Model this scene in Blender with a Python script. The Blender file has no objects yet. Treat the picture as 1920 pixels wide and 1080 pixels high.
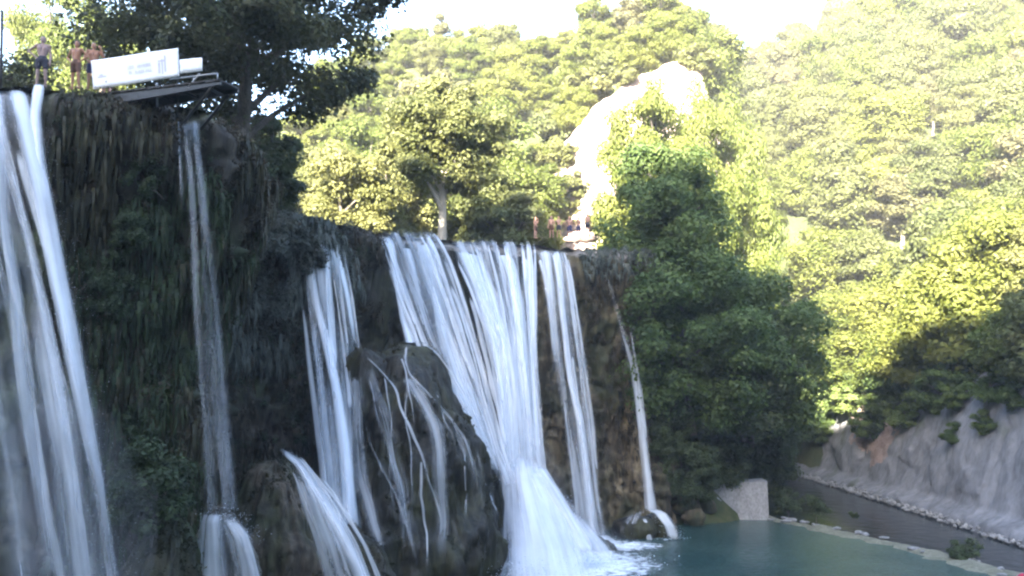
import bpy, math, random
import numpy as np
from mathutils import Vector, Matrix

# ------------------------------------------------------------------ camera, sky, sun, exposure
SC = bpy.context.scene
COL = SC.collection
F = 1663.0                       # focal length in photo pixels (1920 wide)
PITCH = math.radians(6.07)
CAMZ = 10.5                      # metres above the pool
cam_d = bpy.data.cameras.new('camera'); cam = bpy.data.objects.new('camera', cam_d); COL.objects.link(cam)
cam.location = (0, 0, CAMZ); cam.rotation_euler = (math.pi/2 + PITCH, 0, 0)
cam_d.sensor_width = 36.0; cam_d.lens = F/1920*36; cam_d.clip_start = 0.1; cam_d.clip_end = 3000
SC.camera = cam

SUN_EL = math.radians(22.0)
SUN_FROM = Vector((-0.36, -0.93, 0)).normalized()      # horizontal direction the sun stands in (behind the viewer)
world = bpy.data.worlds.new('World'); SC.world = world; world.use_nodes = True
wn = world.node_tree.nodes; wl = world.node_tree.links
sky = wn.new('ShaderNodeTexSky'); sky.sky_type = 'NISHITA'; sky.sun_disc = False
sky.sun_elevation = SUN_EL; sky.sun_rotation = math.atan2(SUN_FROM.x, SUN_FROM.y)
sky.air_density = 1.0; sky.dust_density = 2.5; sky.ozone_density = 1.8; sky.altitude = 350
wn['Background'].inputs['Strength'].default_value = 0.095
wl.new(sky.outputs[0], wn['Background'].inputs['Color'])
sun_d = bpy.data.lights.new('sun', 'SUN'); sun = bpy.data.objects.new('sun', sun_d); COL.objects.link(sun)
sun_d.energy = 5.0; sun_d.angle = math.radians(0.5); sun_d.color = (1.0, 0.92, 0.78)
sdir = Vector((SUN_FROM.x*math.cos(SUN_EL), SUN_FROM.y*math.cos(SUN_EL), math.sin(SUN_EL)))
sun.rotation_euler = (-sdir).to_track_quat('-Z', 'Y').to_euler(); sun.location = (-40, -60, 120)
SC.view_settings.view_transform = 'Standard'; SC.view_settings.look = 'None'
SC.view_settings.exposure = 4.0; SC.view_settings.gamma = 1.0; SC.view_settings.use_curve_mapping = False
SC.render.engine = 'CYCLES'
SC.cycles.max_bounces = 8; SC.cycles.diffuse_bounces = 3; SC.cycles.glossy_bounces = 2
SC.cycles.transmission_bounces = 4; SC.cycles.transparent_max_bounces = 32
SC.cycles.use_denoising = True
SC.cycles.filter_width = 2.3

rng = np.random.default_rng(7)
random.seed(7)

# ------------------------------------------------------------------ helpers
def P(px, py, Y):
    """world point seen at photo pixel (px, py) that stands Y metres in front of the viewer"""
    a = (px-960)/F; b = (540-py)/F
    c, s = math.cos(PITCH), math.sin(PITCH)
    dy = c - b*s; dz = s + b*c
    k = Y/dy
    return np.array([a*k, Y, CAMZ + dz*k])

def _hash(ix, iy, iz, seed):
    h = (ix.astype(np.int64)*374761393 + iy.astype(np.int64)*668265263 + iz.astype(np.int64)*2147483647 + seed*1274126177) & 0xffffffff
    h = ((h ^ (h >> 13))*1274126177) & 0xffffffff
    h = ((h ^ (h >> 16))*2246822519) & 0xffffffff
    return ((h ^ (h >> 15)) & 0xffff)/65535.0

def vnoise(p, seed=0):
    p = np.asarray(p, float); i = np.floor(p); f = p-i; f = f*f*(3-2*f); i = i.astype(np.int64)
    r = 0
    for dx in (0, 1):
        wx = f[:, 0] if dx else 1-f[:, 0]
        for dy in (0, 1):
            wy = f[:, 1] if dy else 1-f[:, 1]
            for dz in (0, 1):
                wz = f[:, 2] if dz else 1-f[:, 2]
                r = r + wx*wy*wz*_hash(i[:, 0]+dx, i[:, 1]+dy, i[:, 2]+dz, seed)
    return r*2-1

def fbm(p, octaves=4, seed=0, gain=.5):
    p = np.asarray(p, float); a = 1; s = 0; t = 0
    for o in range(octaves):
        s = s + a*vnoise(p*2**o + 17.3*o, seed+o); t += a; a *= gain
    return s/t

def sstep(a, b, x):
    t = np.clip((np.asarray(x, float)-a)/(b-a), 0, 1); return t*t*(3-2*t)

def mesh_np(name, v, f, mat, smooth=True, attrs=None):
    """v (n,3), f (m,k) all faces of the same size"""
    v = np.asarray(v, np.float32); f = np.asarray(f, np.int32)
    me = bpy.data.meshes.new(name)
    me.vertices.add(len(v)); me.vertices.foreach_set('co', v.ravel())
    k = f.shape[1]
    me.loops.add(f.size); me.loops.foreach_set('vertex_index', f.ravel())
    me.polygons.add(len(f)); me.polygons.foreach_set('loop_start', np.arange(0, f.size, k, dtype=np.int32))
    me.polygons.foreach_set('loop_total', np.full(len(f), k, np.int32))
    if smooth: me.polygons.foreach_set('use_smooth', np.ones(len(f), bool))
    for an, av in (attrs or {}).items():
        at = me.attributes.new(an, 'FLOAT', 'POINT'); at.data.foreach_set('value', np.asarray(av, np.float32))
    me.update(calc_edges=True)
    if mat: me.materials.append(mat)
    return me

def tag(o, label=None, cat=None, group=None, kind=None):
    if label: o['label'] = label
    if cat: o['category'] = cat
    if group: o['group'] = group
    if kind: o['kind'] = kind
    return o

def link(name, me, parent=None, loc=None):
    o = bpy.data.objects.new(name, me); COL.objects.link(o)
    if loc is not None: o.location = loc
    if parent: o.parent = parent
    return o

def empty(name, loc=(0, 0, 0), rz=0):
    o = bpy.data.objects.new(name, None); COL.objects.link(o); o.location = loc; o.rotation_euler = (0, 0, rz)
    o.empty_display_size = .3
    return o

def grid_faces(nu, nv, wrap=False):
    """grid vertices index = j*nu+i ; j rows"""
    i = np.arange(nu if wrap else nu-1); j = np.arange(nv-1)
    J, I = np.meshgrid(j, i, indexing='ij'); I2 = (I+1) % nu
    return np.stack([J*nu+I, J*nu+I2, (J+1)*nu+I2, (J+1)*nu+I], -1).reshape(-1, 4)

def tube_np(pts, rad, sides=7, cap=True):
    pts = np.asarray(pts, float); n = len(pts); rad = np.broadcast_to(np.asarray(rad, float), (n,))
    t = np.gradient(pts, axis=0); t /= np.linalg.norm(t, axis=1)[:, None]+1e-9
    ref = np.array([0, 0, 1.0]) if abs(t[0, 2]) < .9 else np.array([1.0, 0, 0])
    a = np.cross(t, ref); a /= np.linalg.norm(a, axis=1)[:, None]+1e-9; b = np.cross(t, a)
    th = np.linspace(0, 2*np.pi, sides, endpoint=False)
    v = pts[:, None, :] + rad[:, None, None]*(np.cos(th)[None, :, None]*a[:, None, :] + np.sin(th)[None, :, None]*b[:, None, :])
    v = v.reshape(-1, 3); f = grid_faces(sides, n, wrap=True)
    if cap:
        e = np.array([[0, 0, 0]]); v = np.vstack([v, pts[0], pts[-1]])
        c0 = n*sides; ii = np.arange(sides); jj = (ii+1) % sides
        f = np.vstack([f, np.stack([np.full(sides, c0), np.full(sides, c0), jj, ii], -1)[:, [0, 2, 3, 3]],
                       np.stack([np.full(sides, c0+1), (n-1)*sides+ii, (n-1)*sides+jj, (n-1)*sides+jj], -1)])
    return v, f

def join_np(parts):
    vs, fs, o = [], [], 0
    for v, f in parts:
        vs.append(v); fs.append(f+o); o += len(v)
    return np.vstack(vs), np.vstack(fs)

def quadify(me_v, me_f):   # degenerate quads -> python face lists
    return [tuple(dict.fromkeys(r)) for r in me_f.tolist()]

def mesh_py(name, v, f, mat, smooth=True):
    me = bpy.data.meshes.new(name); me.from_pydata([tuple(p) for p in np.asarray(v).tolist()], [], quadify(v, np.asarray(f)))
    if smooth: me.polygons.foreach_set('use_smooth', np.ones(len(me.polygons), bool))
    if mat: me.materials.append(mat)
    me.update(); return me

def box_np(c, s, R=None):
    c = np.asarray(c, float); s = np.asarray(s, float)/2
    v = np.array([[x, y, z] for z in (-1, 1) for y in (-1, 1) for x in (-1, 1)], float)*s
    if R is not None: v = v @ np.asarray(R).T
    f = np.array([[0, 2, 3, 1], [4, 5, 7, 6], [0, 1, 5, 4], [2, 6, 7, 3], [0, 4, 6, 2], [1, 3, 7, 5]])
    return v+c, f

# ------------------------------------------------------------------ materials
def newmat(name):
    m = bpy.data.materials.new(name); m.use_nodes = True
    nt = m.node_tree; nt.nodes.clear()
    out = nt.nodes.new('ShaderNodeOutputMaterial'); return m, nt, out

def N(nt, t, **kw):
    n = nt.nodes.new(t)
    for k, v in kw.items():
        if k in n.inputs: n.inputs[k].default_value = v
        else: setattr(n, k, v)
    return n

def ramp(nt, fac, stops):
    r = nt.nodes.new('ShaderNodeValToRGB'); e = r.color_ramp.elements
    while len(e) < len(stops): e.new(.5)
    for i, (p, c) in enumerate(stops):
        e[i].position = p; e[i].color = (c[0], c[1], c[2], 1) if len(c) == 3 else c
    nt.links.new(fac, r.inputs[0]); return r

def mapped_noise(nt, scale, detail=4, stretch=(1, 1, 1), coord='Object', rough=.55):
    tc = nt.nodes.new('ShaderNodeTexCoord'); mp = nt.nodes.new('ShaderNodeMapping'); mp.inputs['Scale'].default_value = stretch
    n = N(nt, 'ShaderNodeTexNoise', Scale=scale, Detail=detail, Roughness=rough)
    nt.links.new(tc.outputs[coord], mp.inputs[0]); nt.links.new(mp.outputs[0], n.inputs['Vector'])
    return n

def plain(name, col, rough=.6, var=.25, scale=6, bump=0.0, metallic=0, spec=.4):
    m, nt, out = newmat(name)
    b = N(nt, 'ShaderNodeBsdfPrincipled', Roughness=rough, Metallic=metallic)
    b.inputs['Specular IOR Level'].default_value = spec
    n = mapped_noise(nt, scale, 5)
    r = ramp(nt, n.outputs['Fac'], [(.3, [c*(1-var) for c in col]), (.7, [min(1, c*(1+var)) for c in col])])
    nt.links.new(r.outputs[0], b.inputs['Base Color'])
    if bump:
        bp = N(nt, 'ShaderNodeBump', Strength=bump, Distance=.05); nt.links.new(n.outputs['Fac'], bp.inputs['Height'])
        nt.links.new(bp.outputs[0], b.inputs['Normal'])
    nt.links.new(b.outputs[0], out.inputs[0]); return m

def rock_mat(name, stops, scale=.9, stretch=(1, 1, .35), moss=None, moss_amt=.5, rough=.75, bump=.6, spec=.3):
    m, nt, out = newmat(name)
    b = N(nt, 'ShaderNodeBsdfPrincipled', Roughness=rough); b.inputs['Specular IOR Level'].default_value = spec
    n1 = mapped_noise(nt, scale, 7, stretch); n2 = mapped_noise(nt, scale*5, 6, stretch)
    mx = N(nt, 'ShaderNodeMath', operation='MULTIPLY_ADD'); mx.inputs[1].default_value = .6
    nt.links.new(n2.outputs['Fac'], mx.inputs[0]); 
    m2 = N(nt, 'ShaderNodeMath', operation='MULTIPLY'); m2.inputs[1].default_value = .5
    nt.links.new(n1.outputs['Fac'], m2.inputs[0]); nt.links.new(m2.outputs[0], mx.inputs[2])
    r = ramp(nt, mx.outputs[0], stops); col = r.outputs[0]
    if moss:
        n3 = mapped_noise(nt, scale*.6, 6, (1, 1, .7)); rr = ramp(nt, n3.outputs['Fac'], [(moss_amt-.05, (0, 0, 0)), (moss_amt+.12, (1, 1, 1))])
        mr = ramp(nt, n2.outputs['Fac'], [(.35, [c*.6 for c in moss]), (.65, [c*1.3 for c in moss])])
        mix = N(nt, 'ShaderNodeMixRGB'); nt.links.new(rr.outputs[0], mix.inputs[0]); nt.links.new(col, mix.inputs[1]); nt.links.new(mr.outputs[0], mix.inputs[2])
        col = mix.outputs[0]
    nt.links.new(col, b.inputs['Base Color'])
    bp = N(nt, 'ShaderNodeBump', Strength=bump, Distance=.25); nt.links.new(mx.outputs[0], bp.inputs['Height']); nt.links.new(bp.outputs[0], b.inputs['Normal'])
    nt.links.new(b.outputs[0], out.inputs[0]); return m

def leaf_mat(name, dark, light, trans=.35, objvar=.25, scale=.7, rough=.55):
    m, nt, out = newmat(name)
    n = mapped_noise(nt, scale, 4); 
    oi = N(nt, 'ShaderNodeObjectInfo')
    r = ramp(nt, n.outputs['Fac'], [(.32, dark), (.68, light)])
    hsv = N(nt, 'ShaderNodeHueSaturation')
    mr = N(nt, 'ShaderNodeMapRange'); mr.inputs['To Min'].default_value = .5-.045*objvar*4*.5; mr.inputs['To Max'].default_value = .5+.03*objvar*4*.5
    nt.links.new(oi.outputs['Random'], mr.inputs['Value']); nt.links.new(mr.outputs[0], hsv.inputs['Hue'])
    mv = N(nt, 'ShaderNodeMapRange'); mv.inputs['To Min'].default_value = 1+objvar; mv.inputs['To Max'].default_value = 1-objvar
    nt.links.new(oi.outputs['Random'], mv.inputs['Value']); nt.links.new(mv.outputs[0], hsv.inputs['Value'])
    nt.links.new(r.outputs[0], hsv.inputs['Color'])
    b = N(nt, 'ShaderNodeBsdfPrincipled', Roughness=rough); b.inputs['Specular IOR Level'].default_value = .25
    t = N(nt, 'ShaderNodeBsdfTranslucent'); mix = N(nt, 'ShaderNodeMixShader'); mix.inputs[0].default_value = trans
    nt.links.new(hsv.outputs[0], b.inputs['Base Color']); nt.links.new(hsv.outputs[0], t.inputs['Color'])
    nt.links.new(b.outputs[0], mix.inputs[1]); nt.links.new(t.outputs[0], mix.inputs[2]); nt.links.new(mix.outputs[0], out.inputs[0])
    return m

def water_mat(name, col=(.82, .86, .92)):
    """falling white water: streaks of foam, clear between them; coverage from the mesh attribute 'dens'"""
    m, nt, out = newmat(name)
    L = nt.links.new
    au = N(nt, 'ShaderNodeAttribute', attribute_name='wu'); av = N(nt, 'ShaderNodeAttribute', attribute_name='wv'); ad = N(nt, 'ShaderNodeAttribute', attribute_name='dens')
    cx = N(nt, 'ShaderNodeCombineXYZ'); L(au.outputs['Fac'], cx.inputs[0]); L(av.outputs['Fac'], cx.inputs[1])
    def streak(su, sv, detail):
        mp = N(nt, 'ShaderNodeMapping'); mp.inputs['Scale'].default_value = (su, sv, 1); L(cx.outputs[0], mp.inputs[0])
        n = N(nt, 'ShaderNodeTexNoise', Scale=1, Detail=detail, Roughness=.6); L(mp.outputs[0], n.inputs['Vector']); return n
    n1 = streak(1.7, .07, 2); n2 = streak(5.5, .20, 3); n3 = streak(2.5, 1.1, 3)
    def mad(a, k, b):
        q = N(nt, 'ShaderNodeMath', operation='MULTIPLY_ADD'); L(a, q.inputs[0]); q.inputs[1].default_value = k
        if isinstance(b, float): q.inputs[2].default_value = b
        else: L(b, q.inputs[2])
        return q.outputs[0]
    s = mad(n1.outputs['Fac'], .70, mad(n2.outputs['Fac'], .24, mad(n3.outputs['Fac'], .08, -.01)))   # about .5 mean
    d = mad(ad.outputs['Fac'], 1.0, mad(s, 2.7, -1.35))          # dens + contrast*(s-.5)
    dd = N(nt, 'ShaderNodeMath', operation='MULTIPLY'); L(d, dd.inputs[0])
    gate = N(nt, 'ShaderNodeMapRange', interpolation_type='SMOOTHSTEP'); gate.inputs['From Min'].default_value = 0; gate.inputs['From Max'].default_value = .35
    L(ad.outputs['Fac'], gate.inputs['Value']); L(gate.outputs[0], dd.inputs[1])
    al = N(nt, 'ShaderNodeClamp'); L(dd.outputs[0], al.inputs[0]); al.inputs['Max'].default_value = .97
    df = N(nt, 'ShaderNodeBsdfDiffuse'); df.inputs['Color'].default_value = (*col, 1)
    tl = N(nt, 'ShaderNodeBsdfTranslucent'); tl.inputs['Color'].default_value = (*col, 1)
    gl = N(nt, 'ShaderNodeBsdfGlossy', Roughness=.35); gl.inputs['Color'].default_value = (.9, .95, 1, 1)
    bp = N(nt, 'ShaderNodeBump', Strength=.5, Distance=.15); L(s, bp.inputs['Height'])
    for q in (df, gl): L(bp.outputs[0], q.inputs['Normal'])
    m1 = N(nt, 'ShaderNodeMixShader'); m1.inputs[0].default_value = .35; L(df.outputs[0], m1.inputs[1]); L(tl.outputs[0], m1.inputs[2])
    m2 = N(nt, 'ShaderNodeMixShader'); m2.inputs[0].default_value = .06; L(m1.outputs[0], m2.inputs[1]); L(gl.outputs[0], m2.inputs[2])
    tr = N(nt, 'ShaderNodeBsdfTransparent'); m3 = N(nt, 'ShaderNodeMixShader')
    L(al.outputs[0], m3.inputs[0]); L(tr.outputs[0], m3.inputs[1]); L(m2.outputs[0], m3.inputs[2]); L(m3.outputs[0], out.inputs[0])
    return m

def pool_mat(name, c1, c2, rough, bumps, bscale):
    m, nt, out = newmat(name); L = nt.links.new
    b = N(nt, 'ShaderNodeBsdfPrincipled', Roughness=rough); b.inputs['IOR'].default_value = 1.33
    n = mapped_noise(nt, .12, 3); r = ramp(nt, n.outputs['Fac'], [(.35, c1), (.65, c2)]); L(r.outputs[0], b.inputs['Base Color'])
    n2 = mapped_noise(nt, bscale, 4); bp = N(nt, 'ShaderNodeBump', Strength=bumps, Distance=.2); L(n2.outputs['Fac'], bp.inputs['Height']); L(bp.outputs[0], b.inputs['Normal'])
    L(b.outputs[0], out.inputs[0]); return m

M = {}
M['tufa'] = rock_mat('tufa', [(.35, (.007, .006, .005)), (.5, (.026, .021, .016)), (.62, (.062, .050, .036)), (.75, (.11, .09, .065))], .55, (1, 1, .3), moss=(.035, .045, .018), moss_amt=.52)
M['tufa_wet'] = rock_mat('tufa_wet', [(.35, (.006, .006, .005)), (.52, (.017, .016, .013)), (.68, (.050, .045, .034))], .8, (1, 1, .25), moss=(.034, .034, .014), moss_amt=.50, rough=.6, spec=.25)
M['tufa_dark'] = rock_mat('tufa_dark', [(.35, (.010, .008, .006)), (.5, (.035, .027, .019)), (.62, (.075, .058, .038)), (.75, (.12, .10, .07))], .8, (1, 1, .35), moss=(.03, .034, .012), moss_amt=.5)
M['tufa_brown_sunlit'] = rock_mat('tufa_brown_sunlit', [(.35, (.018, .015, .011)), (.5, (.065, .050, .032)), (.70, (.22, .17, .10))], .5, (1, 1, .3), moss=(.035, .036, .014), moss_amt=.50)  # brown tufa; its warm tone also paints in sun patches on the right cliff
M['rim_rock'] = rock_mat('rim_rock', [(.35, (.05, .045, .04)), (.55, (.15, .135, .12)), (.72, (.26, .235, .21))], 1.2, (1, 1, 1), moss=(.07, .08, .04), moss_amt=.6)
M['pale_cliff'] = rock_mat('pale_limestone', [(.3, (.12, .08, .07)), (.48, (.30, .225, .20)), (.66, (.48, .39, .36))], .45, (1, 1, .5), bump=.8)
M['bank_rock'] = rock_mat('bank_rock', [(.32, (.085, .085, .09)), (.5, (.16, .16, .17)), (.7, (.24, .24, .255))], .4, (1, 1, .6), moss=(.06, .075, .03), moss_amt=.62)
M['pink_rock'] = rock_mat('pink_rock', [(.32, (.16, .11, .09)), (.55, (.30, .22, .19)), (.7, (.42, .33, .29))], .9, (1, 1, 1))
M['rubble'] = rock_mat('rubble', [(.3, (.10, .10, .10)), (.5, (.22, .22, .22)), (.7, (.36, .355, .35))], 2.0, (1, 1, 1))
M['concrete'] = rock_mat('concrete', [(.3, (.13, .125, .12)), (.5, (.24, .235, .235)), (.7, (.36, .35, .35))], 1.6, (1, 1, .6), bump=.25)
M['ground'] = rock_mat('hill_ground', [(.35, (.022, .030, .010)), (.55, (.045, .056, .018)), (.72, (.085, .08, .035))], .3, (1, 1, 1), bump=.5)
M['bark'] = rock_mat('bark', [(.35, (.035, .028, .022)), (.6, (.10, .085, .07)), (.75, (.16, .14, .12))], 3, (1, 1, .2), bump=.5)
M['pale_bark'] = rock_mat('pale_bark', [(.35, (.16, .14, .11)), (.6, (.30, .27, .22)), (.75, (.40, .37, .31))], 3, (1, 1, .2), bump=.4)
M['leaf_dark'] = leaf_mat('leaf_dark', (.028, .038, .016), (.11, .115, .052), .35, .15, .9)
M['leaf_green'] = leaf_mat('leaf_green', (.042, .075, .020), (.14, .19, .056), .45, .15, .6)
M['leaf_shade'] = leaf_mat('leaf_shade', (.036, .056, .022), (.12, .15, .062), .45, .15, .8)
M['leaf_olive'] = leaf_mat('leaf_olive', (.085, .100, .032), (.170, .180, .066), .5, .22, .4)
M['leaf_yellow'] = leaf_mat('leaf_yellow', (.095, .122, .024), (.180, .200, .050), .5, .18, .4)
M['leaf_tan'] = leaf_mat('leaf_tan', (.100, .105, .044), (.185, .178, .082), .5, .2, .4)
M['moss_brown'] = leaf_mat('moss_brown', (.016, .014, .009), (.085, .068, .042), .25, .1, 1.6)
M['moss_green'] = leaf_mat('moss_green', (.012, .022, .009), (.058, .085, .036), .3, .1, 1.6)
M['moss_grey'] = leaf_mat('moss_grey', (.035, .045, .036), (.13, .14, .115), .3, .1, 1.5)
M['moss_olive'] = leaf_mat('moss_olive', (.014, .015, .007), (.052, .050, .024), .25, .1, 1.2)
M['water'] = water_mat('falling_water')
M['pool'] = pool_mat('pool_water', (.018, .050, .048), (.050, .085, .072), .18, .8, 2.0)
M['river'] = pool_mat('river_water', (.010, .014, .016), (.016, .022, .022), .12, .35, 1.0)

# ------------------------------------------------------------------ plan of the place (metres; viewer at 0,0; pool at z = 0)
RIM = np.array([(-46, 22.0), (-30, 24.8), (-22, 26.9), (-16.6, 28.7), (-13.4, 30.0), (-10.7, 31.4), (-10.9, 35), (-13.0, 41), (-15.3, 46.5),
                (-13.6, 49.3), (-11.0, 51.2), (-9.6, 54.2), (-8.5, 57.0), (-4.0, 59.6), (1.0, 61.6), (6.6, 64.0), (9.5, 64.6), (12.5, 66.5)], float)
SLOPE = [(12.5, 66.5), (12.2, 64.0), (15.2, 67.6), (19.8, 70.5), (21.5, 80), (23, 100), (25, 120)]
RIGHT = [(25, 120), (33, 121), (34.0, 112), (34.6, 90), (34.6, 60), (35.2, 30), (37, -6)]
NEAR = [(37, -6), (14, 4), (-12, 5), (-46, 6), (-46, 22)]

def seg_dist(x, y, poly):
    d = np.full(x.shape, 1e9)
    for (ax, ay), (bx, by) in zip(poly[:-1], poly[1:]):
        vx, vy = bx-ax, by-ay
        t = np.clip(((x-ax)*vx+(y-ay)*vy)/(vx*vx+vy*vy), 0, 1)
        d = np.minimum(d, np.hypot(x-ax-t*vx, y-ay-t*vy))
    return d

POLY = [tuple(p) for p in RIM] + SLOPE[1:] + RIGHT[1:] + NEAR[1:]
def inside(x, y):
    c = np.zeros(x.shape, bool)
    for (ax, ay), (bx, by) in zip(POLY, POLY[1:]+POLY[:1]):
        if ay == by: continue
        k = ((ay > y) != (by > y)) & (x < (bx-ax)*(y-ay)/(by-ay)+ax); c ^= k
    return c

CLIFF_TOP = lambda x: np.interp(x, [2.5, 4.5, 9, 13, 19, 21.5, 24], [28, 35.5, 41, 44, 47, 45.5, 36])
def H(x, y):
    x = np.atleast_1d(np.asarray(x, float)); y = np.atleast_1d(np.asarray(y, float))
    dl = seg_dist(x, y, [tuple(p) for p in RIM]); ds = seg_dist(x, y, SLOPE); dr = seg_dist(x, y, RIGHT); dn = seg_dist(x, y, NEAR)
    und = fbm(np.stack([x*.06, y*.06, 0*x], -1), 4, 3)
    hl = np.where(dl < 3.4, -1.5, 0) + sstep(3.4, 4.0, dl)*21.0 - 0*und
    hl = np.where(dl >= 4.0, 19.6+.5*und, hl)
    hs = -1+np.minimum(20.6, .6+ds*1.35) + .6*und
    hr = -1+sstep(.8, 4.5, dr)*10 + .9*np.maximum(0, x-38) + 1.22*np.maximum(0, y-100)*sstep(24, 34, x)
    hr = hr + 2.6*sstep(88, 62, y)*sstep(3.5, 6.5, dr)
    hr = np.minimum(hr, 110) + 2.5*und*sstep(5, 12, dr)
    hn = -1+sstep(.3, 1.5, dn)*9.9 + np.clip((-16-y)*1.62, 0, 72) + 3.0*und*sstep(14, 25, -y)
    W = [1/(d+.4)**5 for d in (dl, ds, dr, dn)]
    h = (W[0]*hl+W[1]*hs+W[2]*hr+W[3]*hn)/sum(W)
    crest = 69.5-3*(1-sstep(-54, -48, x))+3.5*sstep(-48, -44, x)*(1-sstep(-34, -28, x))-7.5*sstep(-34, -20, x)  # unseen ridge behind the viewer; crest steps shaped to place its shadow edge
    ridge = 8.9 + np.minimum(np.clip((-16-y)*1.66, 0, 90), crest) + 3.0*und*sstep(14, 25, -y) + 3.0*fbm(np.stack([x*.14, y*.14, 0*x+5], -1), 3, 9)*sstep(45, 58, -y)
    h = np.where(y < -8, h*(1-sstep(8, 16, -y))+ridge*sstep(8, 16, -y), h)
    # back hill beyond the plateau
    top = CLIFF_TOP(x)
    cl = sstep(3, 5, x)*(1-sstep(21, 23.5, x))
    ramp_ = 20+np.clip((y-86)*1.06, 0, 33)*(1-.25*sstep(-14, -34, x)) + 2*und
    stepc = 20.5+(top-21.5)*sstep(97.4, 99.2, y) + np.minimum(np.clip((y-99)*1.1, 0, 30), np.maximum(1.5, 53-top))
    b = ramp_*(1-cl)+stepc*cl
    b = np.where(y > 84, b, -9)*(1-sstep(27, 34, x))
    h = np.where((y > 84), np.maximum(h, b), h)
    return np.where(inside(x, y), -2.2, h)

# ------------------------------------------------------------------ ground
def facets(a, b, size, amp, seed, tilt=.5):
    rs_ = np.random.default_rng(seed); a = np.asarray(a); b = np.asarray(b); sh = a.shape; a = a.ravel(); b = b.ravel()
    n = max(8, int((np.ptp(a)+2*size)*(np.ptp(b)+2*size)/size**2)); sa = rs_.uniform(a.min()-size, a.max()+size, n); sb = rs_.uniform(b.min()-size, b.max()+size, n)
    best = np.full(a.shape, 1e9); k = np.zeros(a.shape, int)
    wa = a+.25*size*vnoise(np.stack([a/size*2, b/size*2, 0*a], -1), seed); wb = b+.25*size*vnoise(np.stack([a/size*2, b/size*2, 5+0*a], -1), seed)
    for i in range(n):
        d = (wa-sa[i])**2+(wb-sb[i])**2; m_ = d < best; best[m_] = d[m_]; k[m_] = i
    h = rs_.normal(0, 1, n); ta = rs_.normal(0, tilt, n); tb = rs_.normal(0, tilt, n)
    return (amp*(h[k]*.6+(ta[k]*(a-sa[k])+tb[k]*(b-sb[k]))/size)).reshape(sh)

def build_ground():
    def axis(spec):
        out = []
        for a, b, st in spec: out += list(np.arange(a, b, st))
        return np.array(out+[spec[-1][1]])
    xs = axis([(-700, -160, 45), (-160, -60, 6), (-60, -30, 2), (-30, 60, .9), (60, 120, 2.5), (120, 180, 7), (180, 700, 45)])
    ys = axis([(-600, -160, 45), (-160, -20, 4), (-20, 16, 2), (16, 130, .9), (130, 180, 3), (180, 700, 45)])
    X, Y = np.meshgrid(xs, ys); x = X.ravel(); y = Y.ravel()
    z = H(x, y)
    v = np.stack([x, y, z], -1)
    o = link('ground', mesh_np('ground', v, grid_faces(len(xs), len(ys)), M['ground']))
    tag(o, 'dark leafy soil of the gorge hillsides and river bed', 'ground', kind='structure')
build_ground()

# ------------------------------------------------------------------ pool and river
def sheet(name, poly, z, mat, label, cat):
    me = bpy.data.meshes.new(name); me.from_pydata([(p[0], p[1], z) for p in poly], [], [tuple(range(len(poly)))]); me.materials.append(mat)
    return tag(link(name, me), label, cat, kind='structure')
DIKE = [(19.6, 70.2), (21.6, 66.5), (23.6, 62), (25.4, 57.5), (26.6, 52.5), (27.2, 47.5), (27.4, 40), (27.0, 30), (26, 15), (25, -4)]
sheet('pool_water', [(-50, 4), (-50, 24), (-22, 32), (-14, 34), (-18, 50), (-11, 60), (8, 68), (19.8, 71)] + DIKE[1:] + [(14, 2)], 0, M['pool'], 'teal green plunge pool below the falls', 'water')
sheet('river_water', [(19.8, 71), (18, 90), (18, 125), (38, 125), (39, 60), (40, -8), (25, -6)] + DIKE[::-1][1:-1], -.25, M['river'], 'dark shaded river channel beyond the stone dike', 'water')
sheet('upper_river', [(-40, 29), (-17.5, 33), (-14, 36), (-18, 48), (-13, 53), (-10, 59), (6, 66), (6, 76), (-12, 74), (-40, 60)], 20.12, M['river'], 'calm river on the plateau above the falls', 'water')

# ------------------------------------------------------------------ the tufa cliff that carries the falls
def resample(poly, step):
    poly = np.asarray(poly, float); d = np.r_[0, np.cumsum(np.linalg.norm(np.diff(poly, axis=0), axis=1))]
    n = int(d[-1]/step)+1; s = np.linspace(0, d[-1], n)
    return np.stack([np.interp(s, d, poly[:, k]) for k in range(poly.shape[1])], -1), s

def smooth1(a, k):
    if k < 2: return a
    ker = np.hanning(k+2)[1:-1]; ker /= ker.sum()
    pad = np.pad(a, (k//2, k-1-k//2), mode='edge'); return np.convolve(pad, ker, mode='valid')

def proj_px(x, y, z=20.0):
    c_, s_ = math.cos(PITCH), math.sin(PITCH)
    return 960+F*x/(y*c_+(z-CAMZ)*s_)
_rc, _ = resample(RIM, .14)
_rp = proj_px(_rc[:, 0], _rc[:, 1])
def rim_y(px):
    a = (_rc[:, 1] < 33.5); b = (_rc[:, 1] > 48.5)
    if px < 420: i = np.argsort(_rp[a]); return float(np.interp(px, _rp[a][i], _rc[a, 1][i]))
    i = np.argsort(_rp[b]); return float(np.interp(px, _rp[b][i], _rc[b, 1][i]))

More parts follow.
